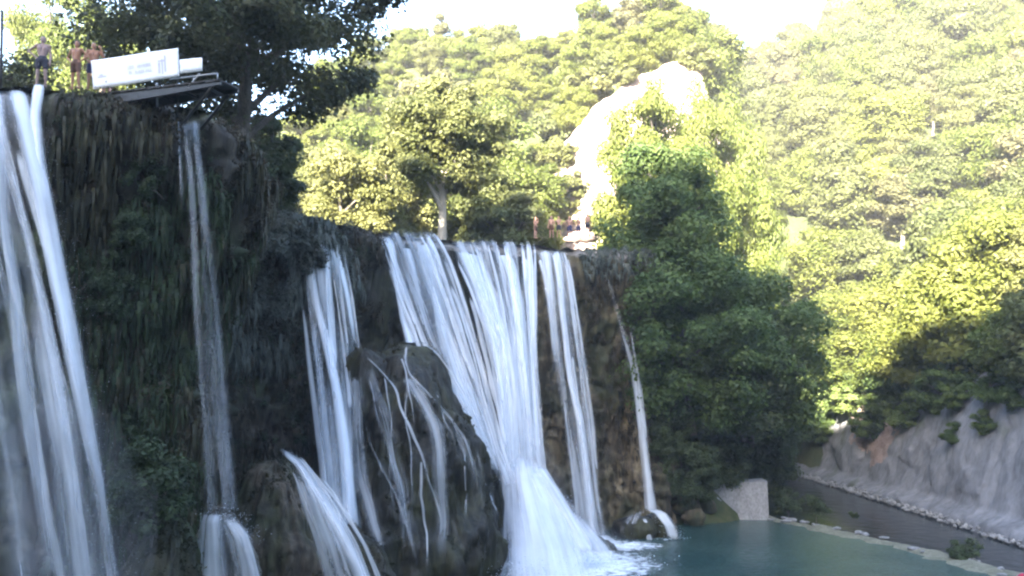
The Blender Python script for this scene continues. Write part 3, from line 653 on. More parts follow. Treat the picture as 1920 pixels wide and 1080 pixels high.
spray(WF[0], [(r[0]*0+ (r[1]+r[2])/2, r[0], r[3]-.3) for r in A1[1:]], 2500, (.45, .3, .5), .010, 6)
spray(WF[4], [((r[1]+r[2])/2, r[0], r[3]-.6) for r in E0[1:]], 1800, (1.0, .4, .6), .014, 7)
spray(WF[4], [((r[1]+r[2])/2, r[0], r[3]-.6) for r in E1[1:]], 2200, (1.3, .4, .6), .014, 8)
def foam_mat():
    m, nt, out = newmat('foam'); L = nt.links.new
    ad = N(nt, 'ShaderNodeAttribute', attribute_name='dens'); n = mapped_noise(nt, 1.6, 6, (1, 1, 1), rough=.65)
    q = N(nt, 'ShaderNodeMath', operation='MULTIPLY_ADD'); L(n.outputs['Fac'], q.inputs[0]); q.inputs[1].default_value = 3.2
    q2 = N(nt, 'ShaderNodeMath', operation='SUBTRACT'); L(ad.outputs['Fac'], q2.inputs[0]); q2.inputs[1].default_value = 2.1
    L(q2.outputs[0], q.inputs[2]); c = N(nt, 'ShaderNodeClamp'); L(q.outputs[0], c.inputs[0])
    df = N(nt, 'ShaderNodeBsdfDiffuse'); df.inputs['Color'].default_value = (.80, .85, .90, 1)
    tr = N(nt, 'ShaderNodeBsdfTransparent'); mx = N(nt, 'ShaderNodeMixShader'); L(c.outputs[0], mx.inputs[0]); L(tr.outputs[0], mx.inputs[1]); L(df.outputs[0], mx.inputs[2]); L(mx.outputs[0], out.inputs[0]); return m
M['foam'] = foam_mat()
def foam(cx, cy, rx, ry, amt, label, seed):
    r = np.linspace(0, 1, 26); th = np.linspace(0, 2*np.pi, 72, endpoint=False); R_, T_ = np.meshgrid(r, th, indexing='ij')
    x = cx+rx*R_*np.cos(T_); y = cy+ry*R_*np.sin(T_)
    q = np.stack([x.ravel()*.9, y.ravel()*.9, 0*x.ravel()+seed], -1)
    z = .03+.10*np.abs(fbm(q, 3, seed)).reshape(x.shape)*(1-R_)
    me = mesh_np('foam', np.stack([x, y, z], -1).reshape(-1, 3), grid_faces(72, 26, wrap=True), M['foam'], attrs={'dens': (amt*(1-R_**1.5)).ravel()})
    tag(link('foam', me), label, 'foam', kind='stuff')
foam(3.8, 53.0, 5.8, 6.4, 2.0, 'white foam churned up at the foot of the widest fall', 3)
foam(7.2, 58.6, 3.4, 2.6, 1.5, 'foam patch by the dark rock under the narrow fall', 4)
foam(10.3, 61.0, 1.5, .9, .7, 'thin foam around the rocks of the thinnest fall', 5)

# ------------------------------------------------------------------ rocks at the water's edge
def boulder_np(c, s, seed, sub=3, rough=.28):
    import bmesh
    bm = bmesh.new(); bmesh.ops.create_icosphere(bm, subdivisions=sub, radius=1)
    v = np.array([q.co[:] for q in bm.verts]); f = np.array([[q.index for q in g.verts] for g in bm.faces]); bm.free()
    k = 1+rough*fbm(v*1.3+seed*3.1, 3, seed)+.12*np.sign(fbm(v*1.1+seed, 2, seed+4))
    return v*k[:, None]*np.asarray(s)+np.asarray(c), f
def boulder(name, c, s, mat, label, seed, group=None, sub=3, cat='rock', rough=.28):
    v, f = boulder_np((0, 0, 0), s, seed, sub, rough); o = link(name, mesh_np(name, v, f, mat, smooth=sub > 2), None, c); return tag(o, label, cat, group)
a = P(1192, 1000, 61.6); boulder('boulder', (a[0], 62.0, .45), (1.5, 1.0, .95), M['tufa_wet'], 'wet dark boulder splashed by the thinnest fall', 2)
a = P(1235, 985, 62); boulder('boulder', (a[0], 62.3, .55), (1.0, .8, .95), M['tufa_wet'], 'rounded rock right under the thinnest fall with water spilling off', 3)
a = P(1120, 1035, 57.5); boulder('boulder', (a[0], 57.5, .0), (1.1, .8, .75), M['tufa_wet'], 'low dark rock in the foam at the foot of the narrow fall', 4)
a = P(1010, 1030, 54.0); boulder('boulder', (a[0], 55.0, .6), (2.6, 1.4, 2.2), M['tufa_wet'], 'rock buried under the white foot of the widest fall', 6)
for k, (px, py, s, d) in enumerate([(1300, 965, .8, 67.0), (1318, 940, .9, 68.5), (1340, 968, .6, 69), (1285, 945, 1.0, 67.5)]):
    a = P(px, py, d); boulder('boulder', (a[0], d, max(.1, a[2]-.2)), (s*1.2, s, s*.8), M['tufa_brown_sunlit'],
        ['brown rock at the pool edge left of the concrete block', 'upper brown rock touching the concrete block', 'small rock under the concrete block at the waterline', 'leftmost brown rock of the shore by the concrete block'][k], 20+k)

# concrete block
a0 = P(1338, 970, 69.6); a1 = P(1443, 970, 69.6); top = P(1443, 902, 69.6)
import bmesh
bm = bmesh.new()
W_, D_, H_ = a1[0]-a0[0], 2.4, top[2]+.6
bmesh.ops.create_cube(bm, size=1)
for v in bm.verts:
    v.co = Vector((v.co.x*W_, v.co.y*D_, (v.co.z+.5)*H_))
    if v.co.z > .5 and v.co.x < 0: v.co.z -= .3
bmesh.ops.subdivide_edges(bm, edges=bm.edges[:], cuts=9, use_grid_fill=True)
vv = np.array([q.co[:] for q in bm.verts]); nn = fbm(vv*1.6, 4, 77)
left = sstep(.0, -W_/2, vv[:, 0])
for q, n_, l_ in zip(bm.verts, nn, left):
    q.co.x += n_*.08 + l_*n_*.35; q.co.z += n_*.05 - l_*abs(n_)*.5*(q.co.z > 1); q.co.y += n_*.06
me = bpy.data.meshes.new('concrete_block'); bm.to_mesh(me); bm.free(); me.materials.append(M['concrete'])
o = link('concrete_block', me, None, ((a0[0]+a1[0])/2, 69.6+1.2, -.6)); o.rotation_euler = (0, 0, math.radians(-6))
tag(o, 'broken pale concrete block standing at the pool outlet', 'block')
a = P(1345, 950, 69.4); v, f = box_np((0, 0, .9), (1.0, 1.2, 1.9)); 
boulder('concrete_lump', (a[0], 70, .6), (.75, .7, 1.1), M['concrete'], 'small broken concrete lump left of the concrete block', 33, cat='block')

# stone dike between pool and river
def build_dike():
    c, s = resample(DIKE, .25); t = np.gradient(c, axis=0); t /= np.linalg.norm(t, axis=1)[:, None]; n = np.stack([t[:, 1], -t[:, 0]], -1)
    u = np.linspace(-1, 1, 17); S, U = np.meshgrid(s, u)
    prof = .58*(1-np.abs(U)**1.6)-.38
    q = np.stack([S.ravel()*.9, U.ravel()*1.2, 0*S.ravel()], -1); nz = fbm(q, 4, 5).reshape(S.shape)
    wd = np.interp(s, [0, 8, 20, 40], [1.0, 1.5, 2.2, 2.6])[None, :]*(1+.25*vnoise(np.stack([s*.3, 0*s, 0*s], -1), 3))[None, :]
    x = c[None, :, 0]+n[None, :, 0]*U*wd; y = c[None, :, 1]+n[None, :, 1]*U*wd; z = prof+.28*nz
    me = mesh_np('stone_dike', np.stack([x, y, z], -1).reshape(-1, 3), grid_faces(len(s), len(u))[:, ::-1], M['dike'])
    tag(link('stone_dike', me), 'low olive stone dike curving between pool and dark river', 'dike', kind='structure')
    return c, s, n
M['dike'] = rock_mat('dike_stone', [(.3, (.06, .06, .04)), (.55, (.15, .145, .10)), (.72, (.26, .25, .20))], 1.5, (1, 1, 1), bump=.5)
DC, DS, DN = build_dike()
rr = np.random.default_rng(4)
stone_me = []
for k in range(4):
    v, f = boulder_np((0, 0, 0), (1, .8, .5), 60+k, 2, .4); stone_me.append(mesh_np('stone', v, f, M['rubble'], smooth=False))
dk = [o for o in COL.objects if o.name == 'stone_dike'][0]
for k in range(30):
    i = int(np.interp(abs(rr.normal(0, .5)) % 1, [0, 1], [5, len(DC)*.6])); side = rr.uniform(.35, .95)
    p = DC[i]+(-DN[i])*side*rr.choice([-1, -1, -1, 1])*-.9
    o = link('stone', stone_me[k % 4], dk, (p[0], p[1], .16)); s = rr.uniform(.12, .30); o.scale = (s*1.5, s, s*.9); o.rotation_euler = (0, 0, rr.uniform(0, 6))

# ------------------------------------------------------------------ right bank: rock face with rubble at its foot
def build_bank():
    line = np.array([(25, 121.5), (33, 121), (34.0, 112), (34.6, 90), (34.6, 60), (35.2, 30), (37, -6)], float)
    c, s = resample(line, .25); c = np.stack([smooth1(c[:, 0], 11), smooth1(c[:, 1], 11)], -1)
    t = np.gradient(c, axis=0); t /= np.linalg.norm(t, axis=1)[:, None]; n = np.stack([t[:, 1], -t[:, 0]], -1)   # away from the land?
    ctr = np.array([29.0, 85.0]); sg = np.sign(((ctr-c)*n).sum(1)); n = n*np.median(sg)
    q = np.linspace(-1.5, 13.5, 84); S, Q = np.meshgrid(s, q)
    a_ = np.stack([S.ravel()*.16, Q.ravel()*.22, 0*S.ravel()], -1); big = fbm(a_, 4, 14).reshape(S.shape)
    b_ = np.stack([S.ravel()*.8, Q.ravel()*.8, 0*S.ravel()+4], -1); fi = fbm(b_, 4, 15).reshape(S.shape)
    off = -.42*np.maximum(Q, 0) - .9*np.maximum(Q-9.3, 0) + 0.45*big*sstep(0, 3, Q) + .12*fi - .2*np.abs(fbm(np.stack([S.ravel()*.5+Q.ravel()*.3, Q.ravel()*.5, 0*S.ravel()+8], -1), 3, 16)).reshape(S.shape) + 1.1*(1-sstep(.25, 1.1, Q))
    off = off + facets(S, Q, 5.0, .20, 3)*sstep(.5, 2.5, Q) + facets(S, Q, 1.3, .05, 4)
    x = c[None, :, 0]+n[None, :, 0]*off; y = c[None, :, 1]+n[None, :, 1]*off; z = Q-.35*np.maximum(Q-9.5, 0)+.3*fi; z = np.where(z > 0, z*(1+.27*sstep(88, 62, c[None, :, 1])), z)
    v = np.stack([x, y, z], -1).reshape(-1, 3); f = grid_faces(len(s), len(q))
    me = mesh_np('rock_face', v, f, M['bank_rock']); me.materials.append(M['pink_rock'])
    fc = v[f].mean(1)
    mi = np.zeros(len(f), np.int32)
    for (px, py, d, r) in ((1580, 790, 93, 3.2), (1612, 822, 90, 3.0), (1560, 760, 96, 3.2), (1830, 690, 64, 2.2), (1640, 835, 88, 2.0)):
        p = P(px, py, d); dist = np.hypot(fc[:, 1]-p[1], (fc[:, 2]-p[2])*1.6)
        mi[dist < r*(1+.9*fbm(fc*.7, 3, 8))] = 1
    me.polygons.foreach_set('material_index', mi)
    tag(link('rock_face', me), 'grey lilac rock face along the far river bank', 'cliff', kind='structure')
    # rubble strip
    parts = []; rs = np.random.default_rng(12)
    for k in range(2600):
        i = rs.integers(0, len(c)); u = abs(rs.normal(0, .8)); sz = rs.uniform(.04, .15)*(1.8 if rs.random() < .12 else 1)
        p = c[i]+n[i]*(1.5-u); 
        v, f = STN[k % 6]; an = rs.uniform(0, 6.28); R = np.array([[math.cos(an), -math.sin(an), 0], [math.sin(an), math.cos(an), 0], [0, 0, 1]])
        parts.append(((v*np.array([sz*1.3, sz, sz])) @ R.T+np.array([p[0], p[1], -.2+.5*u*.9+.05]), f))
    v, f = join_np(parts)
    o = link('rubble', mesh_np('rubble', v, f, M['rubble'], smooth=False)); tag(o, 'pale rubble strip along the far waterline', 'rubble', kind='stuff')
STN = [boulder_np((0, 0, 0), (1, .7+.1*k, 1.3-.15*k), 80+k, 1, .8) for k in range(6)]
build_bank()

# pale limestone cliff on the back hill
def build_pale():
    xs = np.linspace(2.2, 24.5, 120); tq = np.linspace(0, 1.12, 90)
    X, T = np.meshgrid(xs, tq); top = CLIFF_TOP(X); z = 19.5+(top-19.5)*np.minimum(T, 1)
    a_ = np.stack([X.ravel()*.22, z.ravel()*.16, 0*X.ravel()], -1); big = fbm(a_, 4, 44).reshape(X.shape)
    b_ = np.stack([X.ravel()*1.1, z.ravel()*.7, 0*X.ravel()], -1); fi = fbm(b_, 4, 45).reshape(X.shape)
    y = 93.8 + 2.6*T*np.clip(T, 0, 1) + np.maximum(T-1, 0)*40 - .9*big - .35*fi + 2.0*np.abs((X-13)/11)**2
    y = y - facets(X, z, 3.2, .22, 13) - facets(X, z, 1.2, .10, 14)
    z = z+.3*fi*np.clip(T*3, 0, 1)
    me = mesh_np('pale_cliff', np.stack([X, y, z], -1).reshape(-1, 3), grid_faces(120, 90), M['pale_cliff'])
    tag(link('pale_cliff', me), 'sunlit pinkish white limestone cliff behind the falls', 'cliff', kind='structure')
build_pale()

# ------------------------------------------------------------------ foliage
def leaves_np(centers, radii, n, leaf, rs, flat=.65, up=.5, shell=.3, asp=.6):
    """n leaves spread over clumps"""
    k = rs.integers(0, len(centers), n); c = centers[k]; r = radii[k]
    d = rs.normal(size=(n, 3)); d /= np.linalg.norm(d, axis=1)[:, None]
    rad = r*(shell+(1-shell)*rs.random(n)**.6)*np.where(rs.random(n) < .16, 1.35, 1.0)
    pos = c+d*rad[:, None]*np.array([1, 1, flat])
    nr = d*.9+np.array([0, 0, up])+rs.normal(size=(n, 3))*.42; nr /= np.linalg.norm(nr, axis=1)[:, None]
    t = np.cross(nr, rs.normal(size=(n, 3))); t /= np.linalg.norm(t, axis=1)[:, None]; b = np.cross(nr, t)
    L = leaf*(.6+.8*rs.random(n))[:, None]
    v = np.stack([pos-t*L*.5, pos+b*L*asp*.5-nr*L*.06, pos+t*L*.5-nr*L*.12, pos-b*L*asp*.5-nr*L*.06], 1).reshape(-1, 3)
    return v, np.arange(4*n).reshape(n, 4)

def tree_meshes(seed, h, r, base, nclump, nleaf, leaf, mat, bark, shape='round', trunk_r=None, clump_r=None, lean=0.0, flat=.65, fill=.35):
    rs = np.random.default_rng(seed)
    trunk_r = trunk_r or h*.022
    zc = (base+h)/2; rz = (h-base)/2
    cs = []
    while len(cs) < nclump:
        d = rs.normal(size=3); d /= np.linalg.norm(d); rad = max(fill, rs.random()**.4)
        p = d*rad*np.array([r, r, rz])+np.array([0, 0, zc])
        if shape == 'cone':
            tz = (p[2]-base)/(h-base); p[:2] *= np.clip(1.25*(1-tz)**.75, .12, 1)
        if shape == 'spread':
            tz = (p[2]-base)/(h-base); p[:2] *= .55+.6*tz
        cs.append(p)
    cs = np.array(cs); cs[:, 2] -= .12*np.hypot(cs[:, 0], cs[:, 1])
    cs[:, 0] += lean*cs[:, 2]
    cr = (clump_r or r*.32)*(.65+.7*rs.random(nclump))
    v, f = leaves_np(cs, cr, nleaf, leaf, rs, flat=flat)
    crown = mesh_np('crown', v, f, mat, smooth=False)
    # wood
    zt = np.linspace(-.6, h*.86, 9); bend = np.cumsum(rs.normal(0, r*.03, (9, 2)), axis=0); bend -= bend[0]
    tp = np.column_stack([bend[:, 0]+lean*np.maximum(zt, 0), bend[:, 1], zt])
    parts = [tube_np(tp, trunk_r*np.linspace(1.25, .12, 9), 8, cap=False)]
    for i in rs.choice(nclump, min(nclump, 16), replace=False):
        c = cs[i]; z0 = max(base*.55, c[2]-.45*np.hypot(c[0], c[1])-.1*h); z0 = min(z0, h*.75)
        p0 = np.array([np.interp(z0, zt, tp[:, 0]), np.interp(z0, zt, tp[:, 1]), z0])
        mid = (p0+c)/2+np.array([0, 0, .08*h*rs.random()])+rs.normal(0, r*.05, 3)
        tt = np.linspace(0, 1, 6)[:, None]; pp = (1-tt)**2*p0+2*tt*(1-tt)*mid+tt**2*c
        parts.append(tube_np(pp, trunk_r*np.linspace(.5, .1, 6), 5, cap=False))
    v, f = join_np(parts)
    return mesh_np('trunk', v, f, bark), crown

def plant_tree(name, meshes, loc, label, cat='tree', scale=1, rz=0, group=None, sz=None, tilt=(0, 0)):
    e = empty(name, loc, rz); e.scale = (scale, scale, sz or scale); e.rotation_euler = (tilt[0], tilt[1], rz)
    link('trunk', meshes[0], e); link('crown', meshes[1], e)
    return tag(e, label, cat, group)

def gz(x, y): return float(H(x, y)[0])

bpy.context.view_layer.update()
_solid = [o for o in COL.objects if o.name in ('ground', 'rock_face', 'pale_cliff', 'stone_dike', 'cliff')]
def anchor(px, py):
    d_ = Vector(P(px, py, 1.0)-np.array([0, 0, CAMZ])).normalized(); best = None
    for o_ in _solid:
        ok, lc, _, _ = o_.ray_cast(Vector((0, 0, CAMZ)), d_)
        if ok and (best is None or lc.length < best.length): best = lc
    return best
def anchor_near(px, py):
    for k in range(30):
        a_ = anchor(px, py+k*6)
        if a_ is not None: return a_
def plant_top(name, meshes, hgt, px, ytop, d, sxy, label, rz=0):
    """a tree rooted in the ground at distance d whose top shows at photo height ytop"""
    t_ = P(px, ytop, d); g = gz(t_[0], d)-.3; return plant_tree(name, meshes, (t_[0], d, g), label, scale=sxy, sz=(t_[2]-g)/hgt, rz=rz)

# the big dark tree at the top left, behind the platform
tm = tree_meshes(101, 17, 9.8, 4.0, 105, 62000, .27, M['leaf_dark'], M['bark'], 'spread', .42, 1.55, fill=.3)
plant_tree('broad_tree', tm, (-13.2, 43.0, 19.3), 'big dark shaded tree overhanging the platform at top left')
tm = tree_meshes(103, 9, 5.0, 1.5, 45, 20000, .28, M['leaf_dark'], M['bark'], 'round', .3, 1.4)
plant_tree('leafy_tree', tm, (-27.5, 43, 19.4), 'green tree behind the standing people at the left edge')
# dark bush mass below it
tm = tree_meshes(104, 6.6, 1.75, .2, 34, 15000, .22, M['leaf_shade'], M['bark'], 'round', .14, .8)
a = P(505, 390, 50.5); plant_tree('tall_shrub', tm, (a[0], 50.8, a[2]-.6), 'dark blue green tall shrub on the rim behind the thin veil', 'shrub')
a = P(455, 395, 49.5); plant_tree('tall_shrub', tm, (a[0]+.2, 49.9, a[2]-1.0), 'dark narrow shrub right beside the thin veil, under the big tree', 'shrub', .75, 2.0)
# sunlit yellow-green shrub seen under the platform
tm = tree_meshes(105, 9, 3.2, .5, 40, 15000, .30, M['leaf_yellow'], M['bark'], 'round', .16, 1.2)
plant_tree('sunlit_tree', tm, (-23.6, 70, 21), 'sunlit yellow green tree seen under the diving platform')
plant_tree('sunlit_tree', tm, (-28.6, 74, 21), 'sunlit tree glimpsed between the platform and the cliff rim', rz=2, scale=1.05)

tm = tree_meshes(106, 18, 4.6, 3.0, 80, 50000, .24, M['leaf_yellow'], M['bark'], 'round', .3, 1.4)
plant_top('sunlit_tree', tm, 17.6, 185, -40, 68, 1.0, 'bright green sunlit tree behind the people near the platform', 1)
plant_top('sunlit_tree', tm, 17.6, 95, -60, 74, .8, 'bright green foliage high behind the person nearest the left fall', 4)
# middle sunlit trees on the plateau
tA = tree_meshes(110, 14, 4.4, 5.8, 64, 34000, .32, M['leaf_olive'], M['pale_bark'], 'round', .34, 1.35)
tB = tree_meshes(111, 11.5, 4.2, 1.0, 58, 30000, .34, M['leaf_olive'], M['bark'], 'round', .25, 1.3)
tC = tree_meshes(112, 12.5, 4.4, 1.2, 60, 32000, .36, M['leaf_yellow'], M['bark'], 'round', .25, 1.35)
tD = tree_meshes(113, 13, 3.0, 2.5, 44, 20000, .34, M['leaf_tan'], M['pale_bark'], 'round', .2, 1.1)
a = P(832, 440, 67.5); plant_tree('pale_trunked_tree', tA, (a[0], 67.5, 19.5), 'olive tree with a straight pale trunk, centre of the plateau', scale=1.02)
for k, (px, d, m, s, rz, lb) in enumerate([
        (645, 72, tB, .95, 1.0, 'pale olive tree right beside the dark shrub on the rim'),
        (722, 79, tB, 1.1, 2.2, 'tan olive tree left of the pale trunk'),
        (935, 84, tB, 1.1, 4.0, 'olive tree right of the pale trunk, before the pale cliff'),
        (968, 88, tC, .95, .4, 'yellow green tree touching the left edge of the pale cliff'),
        (700, 88, tC, 1.2, 3.0, 'yellow green tree showing under the dark crown'),
        (560, 84, tB, 1.25, 5.0, 'half hidden olive tree behind the dark shrub'),
        (900, 92, tC, 1.25, 1.7, 'tall yellow green tree behind the pale trunked tree'),
        (800, 94, tD, 1.3, 2.7, 'tan tree peeking above the pale trunked tree')]):
    a = P(px, 440, d); plant_tree('plateau_tree', m, (a[0], d, gz(a[0], d)-.2), lb, scale=s, rz=rz)

# trees on the back hill (above and beside the pale cliff)
rs = np.random.default_rng(31); protoB = [tC, tC, tB, tD]
cnt = 0; BT = []
for k in range(400):
    x = rs.uniform(-26, 24); y = rs.uniform(88, 124)
    if 3 < x < 22.5 and y < 98.5: continue
    if any((x-q[0])**2+(y-q[1])**2 < 3.6**2 for q in BT): continue
    BT.append((x, y)); cnt += 1
    if cnt > 70: break
    s = rs.uniform(.5, .8)
    plant_tree('hill_tree', protoB[rs.choice(4, p=[.5, .25, .2, .05])], (x, y, gz(x, y)-.4), 'sunlit yellow green tree on the hill above the pale cliff', scale=s, rz=rs.uniform(0, 6.28), group='trees on the back hill', sz=s*rs.uniform(.75, 1))
tV = tree_meshes(119, 2.6, 1.6, .05, 22, 5000, .26, M['leaf_olive'], M['bark'], 'round', .06, .6)
for k, (px, py, d, s, lb) in enumerate([(1095, 185, 94, 1.9, 'olive bush covering the upper left edge of the pale cliff'), (1145, 140, 95, 1.7, 'rounded bush halfway up the slanting edge of the pale cliff'), (1205, 100, 96, 1.7, 'bush near the summit of the pale cliff'), (1040, 262, 93, 1.8, 'big bush on the left corner of the pale cliff'), (1300, 90, 96, 1.3, 'bush capping the right end of the pale cliff'),
        (1050, 300, 92, 1.5, 'olive creeper bush on the left edge of the pale cliff'), (1035, 225, 93.5, 1.2, 'small bush high on the left edge of the pale cliff'),
        (1075, 350, 92, 1.1, 'grey bush in the middle of the pale cliff'), (1062, 400, 91, 1.2, 'bush at the foot of the pale cliff'), (1120, 170, 94, .8, 'tiny bush on the upper pale cliff'),
        (1175, 140, 95, .9, 'small shrub on the slanting top edge of the pale cliff'), (1230, 105, 96, 1.0, 'small shrub below the summit of the pale cliff'), (1315, 105, 96, .9, 'lone small shrub at the right shoulder of the pale cliff'),
        (1015, 345, 91, 1.4, 'bush left of the pale cliff foot'), (1125, 420, 78, 1.0, 'dark bush on the rim beside the wide dark tree'), (975, 420, 82, .7, 'little bush on the rim above the widest fall')]):
    a = anchor_near(px, py+18); plant_tree('cliff_shrub', tV, (a.x, a.y, a.z-.2), lb, 'shrub', s, k*1.7)
for k, (px, py, d, s, lb) in enumerate([(1085, 436, 74, 1.0, 'flat pale boulder on the rim left of the wide dark tree')]):
    a = P(px, py, d); boulder('rim_boulder', (a[0], d, a[2]-.3), (s*1.3, s*.7, s*.5), M['pink_rock'], lb, 50+k, sub=2, rough=.9)
# slender faint tree far behind
tS = tree_meshes(120, 15, 1.5, 3, 26, 5000, .35, M['leaf_tan'], M['bark'], 'cone', .2, .8)
plant_tree('slender_tree', tS, (-10.0, 121, 50), 'slender faint tree rising into the white sky right of the dark crown')

# right dark tree group
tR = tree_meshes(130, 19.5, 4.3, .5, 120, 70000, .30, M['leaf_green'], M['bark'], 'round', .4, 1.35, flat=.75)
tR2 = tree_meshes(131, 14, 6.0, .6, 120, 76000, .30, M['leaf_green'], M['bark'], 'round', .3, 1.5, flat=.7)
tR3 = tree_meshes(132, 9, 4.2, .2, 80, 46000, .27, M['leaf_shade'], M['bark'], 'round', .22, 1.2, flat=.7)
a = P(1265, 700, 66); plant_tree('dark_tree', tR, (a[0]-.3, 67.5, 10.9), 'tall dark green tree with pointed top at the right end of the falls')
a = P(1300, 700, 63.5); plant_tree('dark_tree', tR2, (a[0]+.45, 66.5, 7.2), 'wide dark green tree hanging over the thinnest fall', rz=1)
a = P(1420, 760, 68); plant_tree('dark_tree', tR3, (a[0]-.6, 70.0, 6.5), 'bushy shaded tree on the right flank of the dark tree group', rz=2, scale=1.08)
a = P(1380, 830, 69); plant_tree('dark_bush', tR3, (a[0]-1.2, 71.4, 2.2), 'leafy bush above the broken concrete block', 'bush', rz=.7, scale=.7)
a = P(1290, 880, 66); plant_tree('dark_bush', tR3, (a[0], 67.4, 1.6), 'shaded bush at the pool edge below the dark tree', 'bush', rz=3.7, scale=.62)
a = P(1470, 800, 75); plant_tree('dark_bush', tR3, (a[0]-1.2, 77, 1.6), 'pale green bush overhanging the river behind the concrete block', 'bush', rz=5, scale=.75)
a = P(1255, 700, 66); plant_tree('dark_bush', tR3, (a[0]-.4, 67.2, 4.6), 'dark bush in the hollow behind the thinnest fall', 'bush', rz=4.4, scale=.6)
plant_tree('dark_tree', tR2, (18.6, 70.5, 6.0), 'broad dark green tree sloping down to the right of the dark tree group', rz=3.2, scale=.98)
# sunlit trees just behind that group
tT = tree_meshes(114, 18, 5.0, 3.0, 120, 80000, .25, M['leaf_yellow'], M['bark'], 'round', .3, 1.5)
for k, (px, yt, d, m, hg, sx, lb) in enumerate([(1215, 165, 80, tT, 17.6, .95, 'sunlit yellow tree between the pale cliff and the pointed dark tree'),
        (1300, 175, 84, tT, 17.6, .9, 'sunlit pale green tree behind the pointed dark tree')]):
    plant_top('sunlit_tree', m, hg, px, yt, d, sx, lb, k*1.3)

for k, (px, yt, d, lb) in enumerate([(1395, 330, 124, 'sunlit tree far behind the notch right of the pointed dark tree'), (1432, 345, 123, 'second sunlit tree in the notch right of the dark trees'), (1470, 420, 124, 'sunlit tree low in the notch above the broad dark tree'), (1500, 470, 123, 'lowest sunlit tree in the notch above the far river end'), (1450, 480, 122.5, 'half hidden sunlit tree right behind the broad dark tree')]):
    plant_top('sunlit_tree', tC, 12.0, px, yt, d, 1.05, lb, k*1.1)
plant_top('sunlit_tree', tT, 17.6, 1372, 205, 88, .85, 'sunlit tree covering the right end of the pale cliff', 2.0)

# right hill forest
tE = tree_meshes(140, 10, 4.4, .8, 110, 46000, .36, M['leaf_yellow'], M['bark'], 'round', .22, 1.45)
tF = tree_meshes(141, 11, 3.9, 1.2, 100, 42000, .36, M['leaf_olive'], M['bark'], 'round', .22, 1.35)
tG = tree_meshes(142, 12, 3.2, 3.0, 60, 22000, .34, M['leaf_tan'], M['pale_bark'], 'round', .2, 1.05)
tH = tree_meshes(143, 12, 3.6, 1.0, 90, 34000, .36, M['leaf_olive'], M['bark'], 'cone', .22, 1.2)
rs = np.random.default_rng(77); RT = []
for k in range(7000):
    x = rs.uniform(24, 110); y = rs.uniform(52, 165)
    if float(seg_dist(np.array([x]), np.array([y]), RIGHT)[0]) < 4.2 or bool(inside(np.array([x]), np.array([y]))[0]): continue
    if y < 100 and x < 36: continue
    if not .09 < x/y < .63: continue
    if any((x-q[0])**2+(y-q[1])**2 < (3.7+.010*(y-60))**2 for q in RT): continue
    z = gz(x, y)
    if (z-10.5)/y > .47: continue
    RT.append((x, y))
    if len(RT) > 270: break
    el = (z-10.5)/y
    m = [tE, tF, tH, tG][rs.choice(4, p=[.5, .34, .12, .04] if el < .24 else [.30, .36, .16, .18])]
    s = rs.uniform(.78, 1.28)
    plant_tree('hill_tree', m, (x, y, z-.5), 'leafy tree in the forest on the right hillside', scale=s, rz=rs.uniform(0, 6.28), group='trees on the right hillside', sz=s*rs.uniform(.75, 1.05))
# shaded shrubs on top of the right rock face
tK = tree_meshes(150, 4.2, 2.6, .1, 34, 12000, .26, M['leaf_green'], M['bark'], 'round', .1, .9, flat=.6)
for k, (px, py, d, s, lb) in enumerate([
        (1690, 720, 84, 1.35, 'rounded dark green shrub above the grey rock face'),
        (1760, 740, 78, 1.0, 'dark shrub right of the rounded one above the rock face'),
        (1640, 790, 92, .9, 'shrub hanging over the pink rock patch'),
        (1545, 740, 100, 1.1, 'dark shrub at the left end of the rock face'),
        (1900, 640, 70, 1.3, 'dark shrub at the right edge of the photograph'),
        (1850, 600, 76, 1.2, 'shaded shrub up the slope near the right edge'),
        (1850, 780, 66, .55, 'small tuft of shrub on the rock face near the right edge'),
        (1500, 700, 104, 1.1, 'shaded shrub between the dark tree group and the rock face'),
        (1600, 745, 96, 1.0, 'bright green shrub over the upper pink rock'),
        (1700, 770, 80, .8, 'shrub spilling down the middle of the grey rock face'), (1790, 800, 70, .5, 'small bush clinging low on the grey rock face'), (1660, 760, 86, 1.0, 'shrub between the rounded one and the pink rock'), (1730, 690, 84, 1.2, 'upper dark shrub behind the rounded one'), (1800, 700, 76, 1.0, 'shaded shrub above the bare grey slab'),
        (1795, 735, 70, .8, 'small shrub on top of the grey slab'), (1862, 722, 66, .9, 'shaded shrub on the top edge of the slab by the right edge'), (1908, 735, 62, .8, 'rightmost shrub on top of the slab'),
        (1480, 800, 110, 1.2, 'dark shrub at the far end of the river'), (1515, 770, 108, 1.2, 'taller dark shrub at the far end of the river'), (1455, 830, 112, .9, 'low shrub where the river vanishes behind the dark trees'), (1540, 800, 104, .7, 'shrub at the left end of the rubble strip')]):
    a = anchor_near(px, py+26); plant_tree('bank_shrub', tK, (a.x, a.y, a.z-.3), lb, 'shrub', s*max(.7, a.y/90), k*1.1)
# small bushes along the dike and river
tQ = tree_meshes(151, 1.7, .9, .05, 18, 3000, .14, M['leaf_shade'], M['bark'], 'round', .04, .35)
for k, (px, py, d, s, lb) in enumerate([(1812, 1050, 54, .9, 'small pale green bush on the dike near the right edge'), (1478, 955, 71.5, 1.2, 'green bush at the waterline right of the concrete block'),
        (1530, 960, 70, 1.0, 'pale leafy bush leaning over the dark river'), (1600, 965, 66, .35, 'tiny grey plant on the dike')]):
    a = P(px, py, d); plant_tree('dike_bush', tQ, (a[0], d, max(-.2, a[2]-.3)), lb, 'bush', s, k)
